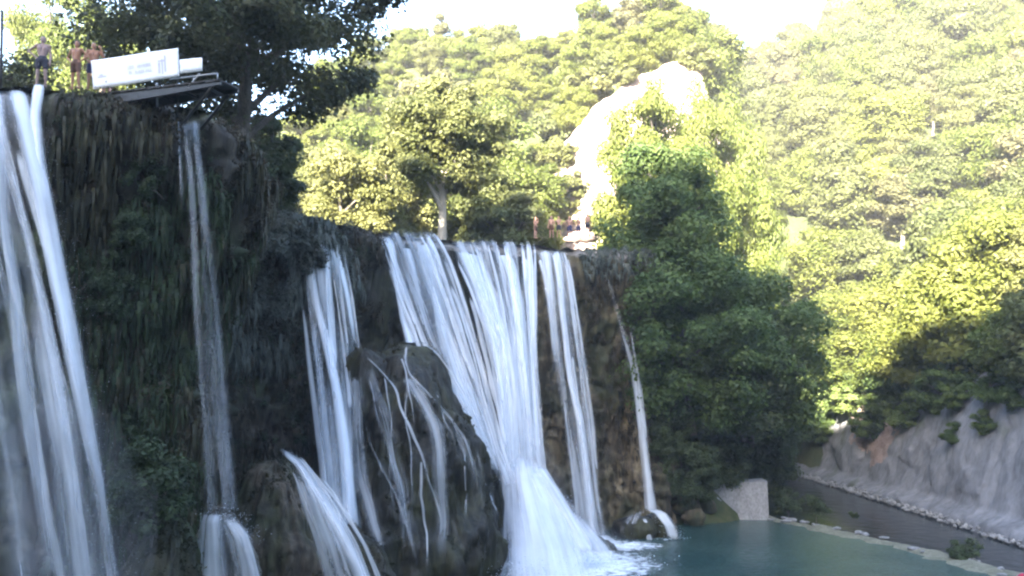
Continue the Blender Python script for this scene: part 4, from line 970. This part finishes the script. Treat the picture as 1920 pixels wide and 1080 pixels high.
# ferny bush on the low ledge at left
tW = tree_meshes(152, 3.0, 1.5, .1, 30, 9000, .17, M['moss_green'], M['bark'], 'round', .05, .6)
tX = tree_meshes(153, 3.0, 1.6, .1, 36, 13000, .19, M['moss_grey'], M['bark'], 'round', .05, .6)
a = P(285, 975, 27.4); plant_tree('fern_bush', tW, (a[0], 27.4, a[2]-.3), 'dim green fern bush at the foot of the left fall', 'bush', .85)

for k, (px, py, s, lb) in enumerate([(215, 560, .55, 'green leafy tuft in the middle of the near cliff'), (180, 500, .5, 'small green tuft on the near cliff beside the left fall'), (255, 700, .55, 'grassy tuft low on the near cliff'),
        (150, 250, .45, 'brownish tuft just below the people on the near cliff'), (300, 330, .5, 'dark tuft below the platform strut'), (250, 430, .45, 'dim tuft high on the near cliff'), (245, 790, .5, 'pale green plant above the dark hollow')]):
    a = anchor_near(px, py); plant_tree('cliff_tuft', tW, (a.x, a.y-.1, a.z-.6), lb, 'plant', s, k*1.3, tilt=(.7, .2))
for k, (px, py, s, lb) in enumerate([(500, 440, .95, 'grey green bush hanging over the middle rim'), (545, 470, .8, 'pale grey bush touching the middle fall'), (470, 520, .8, 'trailing grey bush left of the middle fall'), (530, 560, .8, 'lowest trailing grey bush beside the middle fall')]):
    a = anchor_near(px, py); plant_tree('hanging_bush', tX, (a.x, a.y-.2, a.z-.9), lb, 'bush', s, k*1.9, tilt=(.6, .1))

# ------------------------------------------------------------------ hanging moss and grass on the cliff
def moss(name, n, mat, label, sel, length=(.3, 1.1), width=.05, seed=1, out=.25):
    """blades that start on the cliff face, lean out and hang down"""
    rs = np.random.default_rng(seed); nq, ns, _ = CL.shape
    vs = []; got = 0
    J = rs.integers(1, nq-1, n*14); I = rs.integers(1, ns-1, n*14)
    p = CL[J, I]; keep = sel(p, CQ[J], rs); J, I, p = J[keep][:n], I[keep][:n], p[keep][:n]; m = len(p)
    nr = np.column_stack([CN[I], np.zeros(m)]); tg = np.column_stack([-nr[:, 1], nr[:, 0], np.zeros(m)])
    L = rs.uniform(*length, m)[:, None]; w = width*(.5+rs.random(m))[:, None]
    sw = rs.normal(0, .35, m)[:, None]
    o = out*(.4+rs.random(m))[:, None]
    d0 = p-nr*.05; d1 = p+nr*o+tg*sw*L*.3+np.array([0, 0, .05])*L; d2 = p+nr*o*1.25+tg*sw*L*.5-np.array([0, 0, .5])*L; d3 = p+nr*o*1.1+tg*sw*L*.6-np.array([0, 0, 1.0])*L
    tw = tg*np.cos(sw*2)+nr*np.sin(sw*2)
    ring = [d0-tw*w, d0+tw*w, d1-tw*w, d1+tw*w, d2-tw*w*.8, d2+tw*w*.8, d3-tw*w*.15, d3+tw*w*.15]
    v = np.stack(ring, 1).reshape(-1, 3); b = np.arange(m)[:, None]*8
    f = np.concatenate([b+np.array([[0, 1, 3, 2]]), b+np.array([[2, 3, 5, 4]]), b+np.array([[4, 5, 7, 6]])])
    o_ = link(name, mesh_np(name, v, f, mat, smooth=False)); return tag(o_, label, 'moss', kind='stuff')
def cliff_plants(name, ncl, nleaf, leaf, mat, label, sel, rad, seed, out=.15):
    rs_ = np.random.default_rng(seed); nq, ns, _ = CL.shape
    J = rs_.integers(1, nq-1, ncl*30); I = rs_.integers(1, ns-1, ncl*30); p = CL[J, I]; keep = sel(p, CQ[J], rs_); p = p[keep][:ncl]; I = I[keep][:ncl]
    c = p+np.column_stack([CN[I], np.zeros(len(I))])*out
    v, f = leaves_np(c, rs_.uniform(*rad, len(c)), nleaf, leaf, rs_, flat=1.0, up=.2, shell=.1)
    return tag(link(name, mesh_np(name, v, f, mat, smooth=False)), label, 'plants', kind='stuff')
def pn(p, sc, seed): return fbm(p*sc, 3, seed)
nearA = lambda p: (p[:, 1] < 37.5)
midB = lambda p: (p[:, 1] > 44) & (p[:, 1] < 57.5) & (p[:, 0] < -8)
farC = lambda p: (p[:, 1] > 57)
moss('hanging_moss', 8000, M['moss_olive'], 'olive dry moss and roots hanging on the near cliff', lambda p, q, r: nearA(p) & (p[:, 0] > -15.4) & (q > -1) & (q < 15) & (pn(p, np.array([.5, .5, .25]), 5) > -.12), (.25, 1.2), .045, 2)
moss('hanging_grass', 12000, M['moss_green'], 'green hanging grass in patches on the near cliff', lambda p, q, r: nearA(p) & (p[:, 0] > -15.2) & (q > 2) & (q < 17) & (pn(p, np.array([.4, .4, .3]), 15) > .04), (.25, .9), .05, 3)
moss('grey_grass', 7000, M['moss_grey'], 'grey green grass clumps hanging from the middle rim', lambda p, q, r: midB(p) & (q > -2) & (q < 8.5) & (p[:, 0] < -9.8) & (pn(p, np.array([.5, .5, .35]), 25) > -.02), (.35, 1.3), .06, 4, .5)
moss('dark_moss', 6000, M['moss_brown'], 'dark moss on the middle cliff and the lip beside the main fall', lambda p, q, r: midB(p) & (q > -1) & (q < 16) & (pn(p, np.array([.5, .5, .3]), 35) > 0), (.25, .9), .05, 5)
moss('rim_grass', 4500, M['moss_grey'], 'thin grey grass along the far rim', lambda p, q, r: farC(p) & (q > -3) & (q < 2.0) & (p[:, 0] > 5.0) , (.2, .7), .05, 6, .3)
moss('ochre_moss', 3000, M['moss_brown'], 'brown moss between the right falls', lambda p, q, r: farC(p) & (p[:, 0] > 3.5) & (q > 1.5) & (q < 16) & (pn(p, np.array([.5, .5, .3]), 45) > .05), (.2, .8), .05, 7)

cliff_plants('cliff_plants', 420, 26000, .10, M['moss_green'], 'small green leafy plants rooted in the near cliff', lambda p, q, r: nearA(p) & (p[:, 0] > -15.2) & (q > -1) & (q < 17) & (pn(p, np.array([.4, .4, .3]), 15) > -.02), (.15, .5), 51)
cliff_plants('brown_plants', 380, 24000, .10, M['moss_brown'], 'dry brown plants and roots on the near cliff', lambda p, q, r: nearA(p) & (p[:, 0] > -15.2) & (q > -2) & (q < 17), (.15, .5), 52)
cliff_plants('grey_plants', 260, 26000, .13, M['moss_grey'], 'grey green leafy cushions hanging from the middle rim', lambda p, q, r: midB(p) & (q > -3) & (q < 9) & (p[:, 0] < -10.3), (.3, .75), 53, .35)
cliff_plants('dark_plants', 300, 22000, .12, M['moss_brown'], 'dark brown plants on the middle cliff', lambda p, q, r: midB(p) & (q > -2) & (q < 18), (.2, .55), 54)
cliff_plants('green_plants', 300, 26000, .13, M['moss_green'], 'dark green moss and leafy plants on the cliff between thin veil and middle fall', lambda p, q, r: (p[:, 1] > 35) & (p[:, 1] < 54) & (p[:, 0] < -9.5) & (q > -2) & (q < 16), (.25, .65), 57, .25)
cliff_plants('rim_plants', 160, 11000, .12, M['moss_grey'], 'low grey plants on the far rim right of the narrow fall', lambda p, q, r: farC(p) & (q > -4) & (q < 1.2) & (p[:, 0] > 4.6), (.15, .45), 55)
cliff_plants('ochre_plants', 160, 9000, .12, M['moss_brown'], 'brown moss cushions on the rock tinted as sunlit by the right falls', lambda p, q, r: farC(p) & (q > 2) & (q < 18) & (p[:, 0] > 4.2), (.2, .5), 56)
# moss cushions on the mounds
for k, o in enumerate([q for q in COL.objects if q.name.startswith('tufa_mound')]):
    nv_ = len(o.data.vertices); co = np.zeros(nv_*3, np.float32); o.data.vertices.foreach_get('co', co); co = co.reshape(-1, 3)
    rs_ = np.random.default_rng(90+k); c_ = co[rs_.integers(0, nv_, 2600)]; c_ = c_[fbm(c_*np.array([.9, .9, .5]), 3, 60+k) > -.02][:620]
    big_ = k == 0
    v, f = leaves_np(c_, rs_.uniform(.08, .30 if big_ else .25, len(c_)), 30000 if big_ else 16000, .085, rs_, flat=1.3, up=0, shell=.1)
    q = link('moss_cushions', mesh_np('moss_cushions', v, f, M['moss_brown'] if k % 2 else M['moss_olive'], smooth=False), o); q['kind'] = 'stuff'
# ------------------------------------------------------------------ diving platform with banner
M['dark_metal'] = plain('dark_metal', (.03, .03, .032), .5, .3, 4)
M['grey_metal'] = plain('grey_metal', (.35, .35, .36), .4, .2, 6, metallic=.6)
M['banner'] = plain('banner_cloth', (.80, .80, .82), .7, .03, 1.5)
M['print'] = plain('banner_print', (.52, .50, .66), .7, .08, 6)
M['wood'] = plain('deck_wood', (.035, .030, .028), .7, .3, 5, bump=.2)
def bar(name, parent, a, b, r, mat, sides=8):
    v, f = tube_np(np.array([a, (np.asarray(a)+np.asarray(b))/2, b]), r, sides); return link(name, mesh_py(name, v, f, mat), parent)

plat = empty('diving_platform', (0, 0, 0)); tag(plat, 'dark diving platform jutting out from the rim, with strut', 'platform')
A_ = P(176, 172, 30.4); B_ = P(412, 144, 28.3)             # front edge of the deck
ax = (B_-A_); Lp = np.linalg.norm(ax); ax /= Lp; side = np.cross([0, 0, 1], ax); side /= np.linalg.norm(side); upv = np.cross(ax, side)
Rm = np.column_stack([ax, side, upv])
def loc(u, s, h): return A_+ax*u+side*s+upv*h
for k in range(9):                                                    # deck planks
    v, f = box_np(loc(Lp*(k+.5)/9, .5, -.10), (Lp/9-.03, 1.0, .07), Rm); link('plank', mesh_np('plank', v, f, M['wood'], smooth=False), plat)
for s_ in (.04, .9):
    prof = [loc(0, s_, -.14), loc(Lp, s_, -.14), loc(Lp, s_, -.24), loc(Lp*.55, s_, -.40), loc(.6, s_, -.50), loc(0, s_, -.36)]
    v = np.array(prof+[p+side*.09 for p in prof]); n = 6
    fl = [tuple(range(n)), tuple(range(2*n-1, n-1, -1))]+[(i, i+n, (i+1) % n+n, (i+1) % n) for i in range(n)]
    me = bpy.data.meshes.new('beam'); me.from_pydata([tuple(p) for p in v.tolist()], [], fl); me.materials.append(M['dark_metal']); me.update(); link('beam', me, plat)
for k in range(5):
    bar('crossbeam', plat, loc(Lp*(k+.6)/5.2, .06, -.28), loc(Lp*(k+.6)/5.2, .96, -.28), .05, M['dark_metal'], 6)
q = P(346, 214, 30.2); bar('strut', plat, q-np.array([0, 0, .3]), loc(Lp*.93, .09, -.30), .055, M['dark_metal'])
bar('strut', plat, q+side*.85-np.array([0, 0, .3]), loc(Lp*.93, .92, -.30), .055, M['dark_metal'])
a = P(294, 156, 29.25); b = P(295, 200, 29.9); bar('post', plat, a, b, .035, M['grey_metal'])
a = P(333, 150, 29.3); b = P(332, 218, 30.2); bar('post', plat, a, b, .022, M['dark_metal'])
a = P(352, 166, 28.9); b = P(374, 138, 28.6); bar('brace', plat, a, b, .035, M['grey_metal'])
bar('railing', plat, loc(Lp*.62, 0, .12), loc(Lp*.98, 0, .12), .03, M['grey_metal'])
for u_ in (.8, .98): bar('post', plat, loc(Lp*u_, .02, -.1), loc(Lp*u_, .02, .13), .022, M['grey_metal'])

def panel(name, c00, c10, c11, c01, thick, mat, parent, nx=14, ny=5, sag=.0):
    u = np.linspace(0, 1, nx); t = np.linspace(0, 1, ny); U, T = np.meshgrid(u, t)
    p = ((1-U)*(1-T))[..., None]*c00+(U*(1-T))[..., None]*c10+(U*T)[..., None]*c11+((1-U)*T)[..., None]*c01
    nn_ = np.cross(c10-c00, c01-c00); nn_ /= np.linalg.norm(nn_)
    p = p+nn_*(sag*np.sin(U*9+T*2))[..., None]
    a = p.reshape(-1, 3); b = a-nn_*thick; f1 = grid_faces(nx, ny); f2 = f1[:, ::-1]+len(a)
    idx = np.arange(nx*ny).reshape(ny, nx); loop = np.r_[idx[0], idx[1:, -1], idx[-1, -2::-1], idx[-2:0:-1, 0]]; nxt = np.roll(loop, -1)
    fs = np.stack([loop, loop+len(a), nxt+len(a), nxt], -1)
    return link(name, mesh_np(name, np.vstack([a, b]), np.vstack([f1, f2, fs]), mat, smooth=False), parent), nn_
ban = empty('banner', (0, 0, 0)); tag(ban, 'long white banner with faint lilac print along the diving platform', 'banner')
c00, c10, c11, c01 = P(175, 168, 30.3), P(336, 143, 28.85), P(333, 90, 28.85), P(171, 114, 30.3)
_, nb = panel('cloth', c00, c10, c11, c01, .02, M['banner'], ban, 30, 8, .012)
def bil(u, t, d=.02): return (1-u)*(1-t)*c00+u*(1-t)*c10+u*t*c11+(1-u)*t*c01+nb*d
def mark(name, quads, d=.018):
    v = []; f = []
    for (u0, u1, t0, t1) in quads:
        b0 = len(v); v += [bil(u0, t0, d), bil(u1, t0, d), bil(u1, t1, d), bil(u0, t1, d)]; f.append([b0, b0+1, b0+2, b0+3])
    link(name, mesh_np(name, np.array(v), np.array(f), M['print'], smooth=False), ban)
rs = np.random.default_rng(5)
def line(u0, u1, t0, t1):
    out = []; u = u0
    while u < u1:
        wd = rs.uniform(.010, .018)
        if rs.random() < .82:
            k = rs.integers(0, 3); th = .0045
            out.append((u, u+th, t0, t1))
            if k != 1: out.append((u+wd-th-.003, u+wd-.003, t0, t1))
            tm_ = [t1-.022, t0, (t0+t1)/2-.011][rs.integers(0, 3)]; out.append((u, u+wd-.003, tm_, tm_+.022))
        u += wd+.003
    return out
mark('lettering', line(.43, .70, .50, .62)); mark('lettering', line(.44, .69, .32, .43))
mark('emblem', [(.775, .80, .2, .58), (.815, .83, .16, .70), (.845, .865, .22, .80), (.775, .865, .60, .66)])
mark('small_mark', [(.07, .17, .36, .41), (.09, .13, .42, .47)])
nb2, _ = panel('small_banner', P(338, 138, 28.75), P(379, 133, 28.45), P(378, 108, 28.45), P(337, 112, 28.75), .02, M['banner'], None, 8, 4, .006)
tag(nb2, 'small blank white panel right of the long banner', 'banner')
a = P(4, 20, 30.5); b = P(3, 158, 30.5); pole = bar('pole', None, b-np.array([0, 0, .6]), a, .05, M['dark_metal']); tag(pole, 'thin dark pole at the left edge beside the near fall', 'pole')

# ------------------------------------------------------------------ people
def capsule_np(a, b, ra, rb, sides=12):
    a = np.asarray(a, float); b = np.asarray(b, float); d = b-a; L = np.linalg.norm(d); d = d/(L+1e-9)
    pts = []; rad = []
    for th in np.linspace(-math.pi/2, 0, 5): pts.append(a+d*ra*math.sin(th)); rad.append(max(1e-4, ra*math.cos(th)))
    for th in np.linspace(0, math.pi/2, 5): pts.append(b+d*rb*math.sin(th)); rad.append(max(1e-4, rb*math.cos(th)))
    pts = np.array(pts); rad = np.array(rad); pts[4] += d*1e-4
    ref = np.array([0, 0, 1.]) if abs(d[2]) < .9 else np.array([1., 0, 0]); u = np.cross(d, ref); u /= np.linalg.norm(u); w_ = np.cross(d, u)
    th = np.linspace(0, 2*np.pi, sides, endpoint=False)
    v = (pts[:, None, :]+rad[:, None, None]*(np.cos(th)[None, :, None]*u+np.sin(th)[None, :, None]*w_)).reshape(-1, 3)
    n = len(pts); f = grid_faces(sides, n, wrap=True)
    f = f[:, ::-1] if False else f
    return v, f
def remeshed(name, parts, mat, voxel, smooth_it=4):
    v, f = join_np(parts); me = mesh_np(name+'_raw', v, f, None)
    o = bpy.data.objects.new(name+'_raw', me); COL.objects.link(o)
    m = o.modifiers.new('r', 'REMESH'); m.mode = 'VOXEL'; m.voxel_size = voxel
    s = o.modifiers.new('s', 'SMOOTH'); s.iterations = smooth_it; s.factor = .5
    dg = bpy.context.evaluated_depsgraph_get(); dg.update(); me2 = bpy.data.meshes.new_from_object(o.evaluated_get(dg)); me2.name = name
    bpy.data.objects.remove(o); me2.materials.clear(); me2.materials.append(mat)
    me2.polygons.foreach_set('use_smooth', np.ones(len(me2.polygons), bool)); return me2
def person(loc_, rz, skin, shorts_c, hair_c, pose, label, h=1.8):
    e = empty('person', loc_, rz); tag(e, label, 'person', 'divers and onlookers at the platform'); s = h/1.8
    S = lambda *p: np.array(p, float)*s
    C = capsule_np; B = []
    # facing -y ; x to the person's left
    hipL, hipR = S(.095, 0, .93), S(-.095, 0, .93); knL, knR = S(.13, -.02, .50), S(-.12, .01, .50); anL, anR = S(.15, .02, .09), S(-.13, .03, .09)
    shL, shR = S(.19, 0, 1.46), S(-.19, 0, 1.46)
    for hp, kn, an in ((hipL, knL, anL), (hipR, knR, anR)):
        B += [C(hp, kn, .088*s, .058*s), C(kn, an, .056*s, .038*s), C(an+S(0, .02, -.035), an+S(0, -.15, -.05), .042*s, .03*s), C(kn+S(0, .03, -.1), kn+S(0, .025, -.2), .052*s, .045*s)]
    B += [C(hipL, hipR, .10*s, .10*s), C(S(0, 0, .95), S(0, 0, 1.18), .125*s, .115*s), C(S(-.05, 0, 1.16), S(-.085, -.01, 1.36), .10*s, .105*s), C(S(.05, 0, 1.16), S(.085, -.01, 1.36), .10*s, .105*s),
          C(shL, shR, .065*s, .065*s), C(S(0, .01, 1.44), S(0, -.01, 1.58), .058*s, .055*s),
          C(S(0, -.005, 1.64), S(0, .01, 1.71), .075*s, .088*s), C(S(0, -.03, 1.60), S(0, -.01, 1.66), .05*s, .07*s), C(S(0, -.09, 1.655), S(0, -.095, 1.63), .012*s, .016*s),
          C(S(.083, .01, 1.67), S(.085, .01, 1.63), .016*s, .012*s), C(S(-.083, .01, 1.67), S(-.085, .01, 1.63), .016*s, .012*s)]
    def arm(sh, el, wr, sgn, palm):
        B.extend([C(sh, el, .050*s, .040*s), C(el, wr, .041*s, .028*s)])
        d = palm/np.linalg.norm(palm); x = np.cross(d, [0, 1, 0.2]); x /= np.linalg.norm(x)
        pm = wr+d*.07*s; B.append(C(wr, pm, .03*s, .036*s)); n_ = np.cross(x, d)
        for k, (o_, L_) in enumerate(((-.030, .070), (-.010, .080), (.010, .075), (.029, .060))):
            b0 = pm+x*o_*s+d*.02*s; b1 = b0+d*L_*.55*s+n_*.006*s; b2 = b1+d*L_*.4*s+n_*.025*s; B.extend([C(b0, b1, .0105*s, .010*s, 8), C(b1, b2, .010*s, .0085*s, 8)])
        t0 = wr+d*.03*s-x*.03*s; t1 = t0-x*.035*s+d*.03*s; B.append(C(t0, t1, .013*s, .011*s, 8)); B.append(C(t1, t1+d*.03*s, .011*s, .009*s, 8))
    if pose == 'akimbo':
        arm(shL, S(.42, .08, 1.22), S(.19, -.03, 1.03), 1, np.array([-.7, -.3, -.55])); arm(shR, S(-.42, .08, 1.22), S(-.19, -.03, 1.03), -1, np.array([.7, -.3, -.55]))
    elif pose == 'one_hip':
        arm(shR, S(-.45, .03, 1.25), S(-.20, -.04, 1.04), -1, np.array([.7, -.3, -.5])); arm(shL, S(.25, .02, 1.16), S(.27, -.08, .90), 1, np.array([.05, -.2, -1]))
    elif pose == 'raised':
        arm(shL, S(.34, -.08, 1.30), S(.22, -.12, 1.56), 1, np.array([-.4, .1, .9])); arm(shR, S(-.30, -.02, 1.20), S(-.18, -.18, 1.02), -1, np.array([.5, -.5, -.4]))
    else:
        arm(shL, S(.25, .03, 1.17), S(.26, -.06, .92), 1, np.array([0, -.2, -1])); arm(shR, S(-.25, .03, 1.17), S(-.26, -.06, .92), -1, np.array([0, -.2, -1]))
    link('body', remeshed('body', B, skin, .0085), e)
    T_ = [C(hipL, (hipL+knL)/2+S(.005, 0, -.02), .108*s, .098*s), C(hipR, (hipR+knR)/2+S(-.005, 0, -.02), .108*s, .098*s), C(hipL, hipR, .118*s, .118*s), C(S(0, 0, .95), S(0, 0, 1.03), .138*s, .132*s)]
    link('shorts', remeshed('shorts', T_, shorts_c, .02), e)
    Hh = [C(S(0, .025, 1.70), S(0, .03, 1.735), .092*s, .086*s), C(S(0, .045, 1.64), S(0, .04, 1.7), .07*s, .085*s)]
    link('hair', remeshed('hair', Hh, hair_c, .015), e)
    for x_ in (-.03, .03):
        v, f = boulder_np(S(x_, -.083, 1.685), S(.012, .008, .009), 1, 1, 0); link('eye', mesh_np('eye', v, f, hair_c), e)
    v, f = box_np(S(0, -.088, 1.598), S(.045, .012, .008)); link('mouth', mesh_np('mouth', v, f, M['lip'], smooth=False), e)
    return e
M['skin'] = plain('skin', (.36, .20, .14), .5, .06, 8); M['skin_tan'] = plain('tanned_skin', (.30, .14, .08), .5, .06, 8); M['skin_grey'] = plain('skin_cool', (.27, .18, .16), .5, .06, 8)
M['lip'] = plain('lip', (.30, .12, .10), .5, .05, 8)
M['hair'] = plain('dark_hair', (.025, .018, .014), .6, .2, 20)
M['shorts_dark'] = plain('dark_shorts', (.03, .03, .045), .8, .2, 10); M['shorts_brown'] = plain('brown_shorts', (.10, .05, .035), .8, .2, 10); M['shorts_blue'] = plain('navy_shorts', (.04, .04, .09), .8, .2, 10)
def at_rim(px, py, d): p = P(px, py, d); return tuple(p)
person(at_rim(76, 164, 30.2), .25, M['skin_grey'], M['shorts_dark'], M['hair'], 'one_hip', 'person in dark shorts standing with hand on hip nearest the left fall', 1.86)
person(at_rim(140, 168, 30.4), -.2, M['skin_tan'], M['shorts_brown'], M['hair'], 'akimbo', 'tanned bare chested person with elbow out between two others', 1.78)
person(at_rim(172, 170, 31.0), .5, M['skin_tan'], M['shorts_blue'], M['hair'], 'raised', 'person in navy shorts with raised hand beside the banner end', 1.78)
person(at_rim(199, 196, 31.4), 0, M['skin'], M['shorts_dark'], M['hair'], 'down', 'person mostly hidden behind the long banner', 1.72)

for k, (px, py, d, h_, sh, lb) in enumerate([(1034, 446, 66.5, 1.7, 'shorts_brown', 'tiny onlooker in brown shorts left of the two close together on the far rim'), (1048, 446, 66.8, 1.68, 'shorts_dark', 'left of two tiny onlookers close together on the far rim'),
        (1068, 448, 67.0, 1.75, 'shorts_blue', 'right of two tiny onlookers close together on the far rim'), (1102, 442, 67.5, 1.75, 'shorts_dark', 'tiny onlooker on the far rim nearest the dark tree'), (1085, 447, 67.2, 1.7, 'shorts_blue', 'tiny onlooker between the close pair and the one nearest the dark tree'), (1004, 447, 66.6, 1.66, 'shorts_brown', 'leftmost tiny onlooker on the far rim, apart from the cluster')]):
    person(at_rim(px, py, d), .3*k-.4, M['skin'], M[sh], M['hair'], ['down', 'akimbo', 'one_hip', 'down', 'akimbo', 'raised'][k], lb, h_)

# ------------------------------------------------------------------ red raft tip at the right edge
M['red'] = plain('red_rubber', (.42, .015, .045), .35, .1, 3)
a = P(1917, 1072, 46.0); e = empty('raft', (a[0]+1.0, 46.0, .12), .2); tag(e, 'red rubber raft, only its tip in view at the lower right edge', 'raft')
for s_ in (-1, 1):
    pts = [(-1.1, 0, .62), (-1.0, s_*.35, .45), (-.6, s_*.6, .34), (.3, s_*.68, .30), (1.4, s_*.66, .30), (2.0, s_*.5, .34)]
    v, f = tube_np(resample(np.array(pts), .2)[0], .24, 12); link('tube', mesh_py('tube', v, f, M['red']), e)
for x_ in (-.1, .8):
    v, f = tube_np(np.array([(x_, -.6, .36), (x_, 0, .40), (x_, .6, .36)]), .16, 10); link('seat', mesh_py('seat', v, f, M['red']), e)
v, f = box_np((.4, 0, .14), (2.6, 1.2, .06)); link('floor', mesh_np('floor', v, f, M['dark_metal'], smooth=False), e)

# ------------------------------------------------------------------ tell the forest trees apart in words
def word_trees():
    ordn = 'leftmost,second from left,third from left,fourth from left,fifth from left,sixth from left,seventh from left,eighth from left,ninth from left,tenth from left,eleventh from left,twelfth from left,thirteenth from left,fourteenth from left,fifteenth from left,sixteenth from left,seventeenth from left,eighteenth from left,nineteenth from left,twentieth from left'.split(',')
    kinds = {tE[1].name: 'yellow-green', tF[1].name: 'olive', tH[1].name: 'pointed olive', tG[1].name: 'thin tan', tC[1].name: 'bright yellow-green', tB[1].name: 'olive', tD[1].name: 'tan'}
    bins = {}
    for o in COL.objects:
        if o.type == 'EMPTY' and o.get('group') in ('trees on the right hillside', 'trees on the back hill'):
            cr = [c for c in o.children if c.name.startswith('crown')][0]
            x, y, z = o.location; z += 5
            c_, s_ = math.cos(PITCH), math.sin(PITCH); dd = y*c_+(z-CAMZ)*s_
            px = 960+F*x/dd; py = 540-F*((z-CAMZ)*c_-y*s_)/dd
            if o['group'] == 'trees on the right hillside':
                hb = 'at the top edge' if py < 60 else 'high on right hillside' if py < 170 else 'on upper right hillside' if py < 280 else 'halfway up right hillside' if py < 390 else 'on lower right hillside' if py < 500 else 'just above grey rock face'
                xb = 'behind the dark trees' if px < 1400 else 'right of the dark trees' if px < 1560 else 'above the rounded shrub' if px < 1740 else 'near the right edge'
            else:
                hb = 'on back hill crest' if y > 108 else 'on back hill face'
                xb = 'behind big dark tree' if px < 740 else 'above the pale trunk' if px < 960 else 'above the pale cliff' if px < 1250 else 'right of pale cliff'
            bins.setdefault((kinds[cr.data.name], hb, xb), []).append((px, py, o))
    for (k, hb, xb), lst in bins.items():
        lst.sort(key=lambda q: q[0])
        for i, (px, py, o) in enumerate(lst):
            o['label'] = f'{k} tree {hb} {xb}' + (f', {ordn[i]}' if len(lst) > 1 else '')
word_trees()

# ------------------------------------------------------------------ thin summer haze in the gorge
HAZE = 0.0005
if HAZE:
    m, nt, out = newmat('haze_air'); pv = N(nt, 'ShaderNodeVolumePrincipled'); pv.inputs['Density'].default_value = HAZE
    pv.inputs['Color'].default_value = (.95, .95, .95, 1); pv.inputs['Anisotropy'].default_value = 0.0
    nt.links.new(pv.outputs[0], out.inputs['Volume'])
    zt = max((o.matrix_world @ Vector(c)).z for o in [q for q in COL.objects if q.name == 'ground'] for c in o.bound_box)+22
    v, f = box_np((0, 50, (zt-4)/2), (1500, 1400, zt+4)); o = link('haze', mesh_np('haze', v, f, m, smooth=False)); tag(o, 'thin warm haze filling the gorge', 'haze', kind='stuff')
    SC.cycles.volume_bounces = 0
    mm, nt, out = newmat('mist_air'); pv = N(nt, 'ShaderNodeVolumePrincipled'); pv.inputs['Density'].default_value = .035
    pv.inputs['Color'].default_value = (.97, .97, .98, 1); nt.links.new(pv.outputs[0], out.inputs['Volume'])
    for (px, py, d, r3, lb) in ((1045, 1035, 52.5, (5.4, 3.4, 2.0), 'pale spray mist drifting at the foot of the widest fall'), (110, 980, 25.6, (2.6, 1.6, 4.0), 'bluish mist around the lower part of the left fall'), (1000, 900, 55, (1.9, 1.6, 2.2), 'spray cloud where the widest fall strikes its foot')):
        a = P(px, py, d); v, f = boulder_np((0, 0, 0), r3, 5, 3, .18); v[:, 2] = np.maximum(v[:, 2], .06-a[2])
        o = link('mist', mesh_np('mist', v, f, mm), None, a); tag(o, lb, 'mist', kind='stuff')
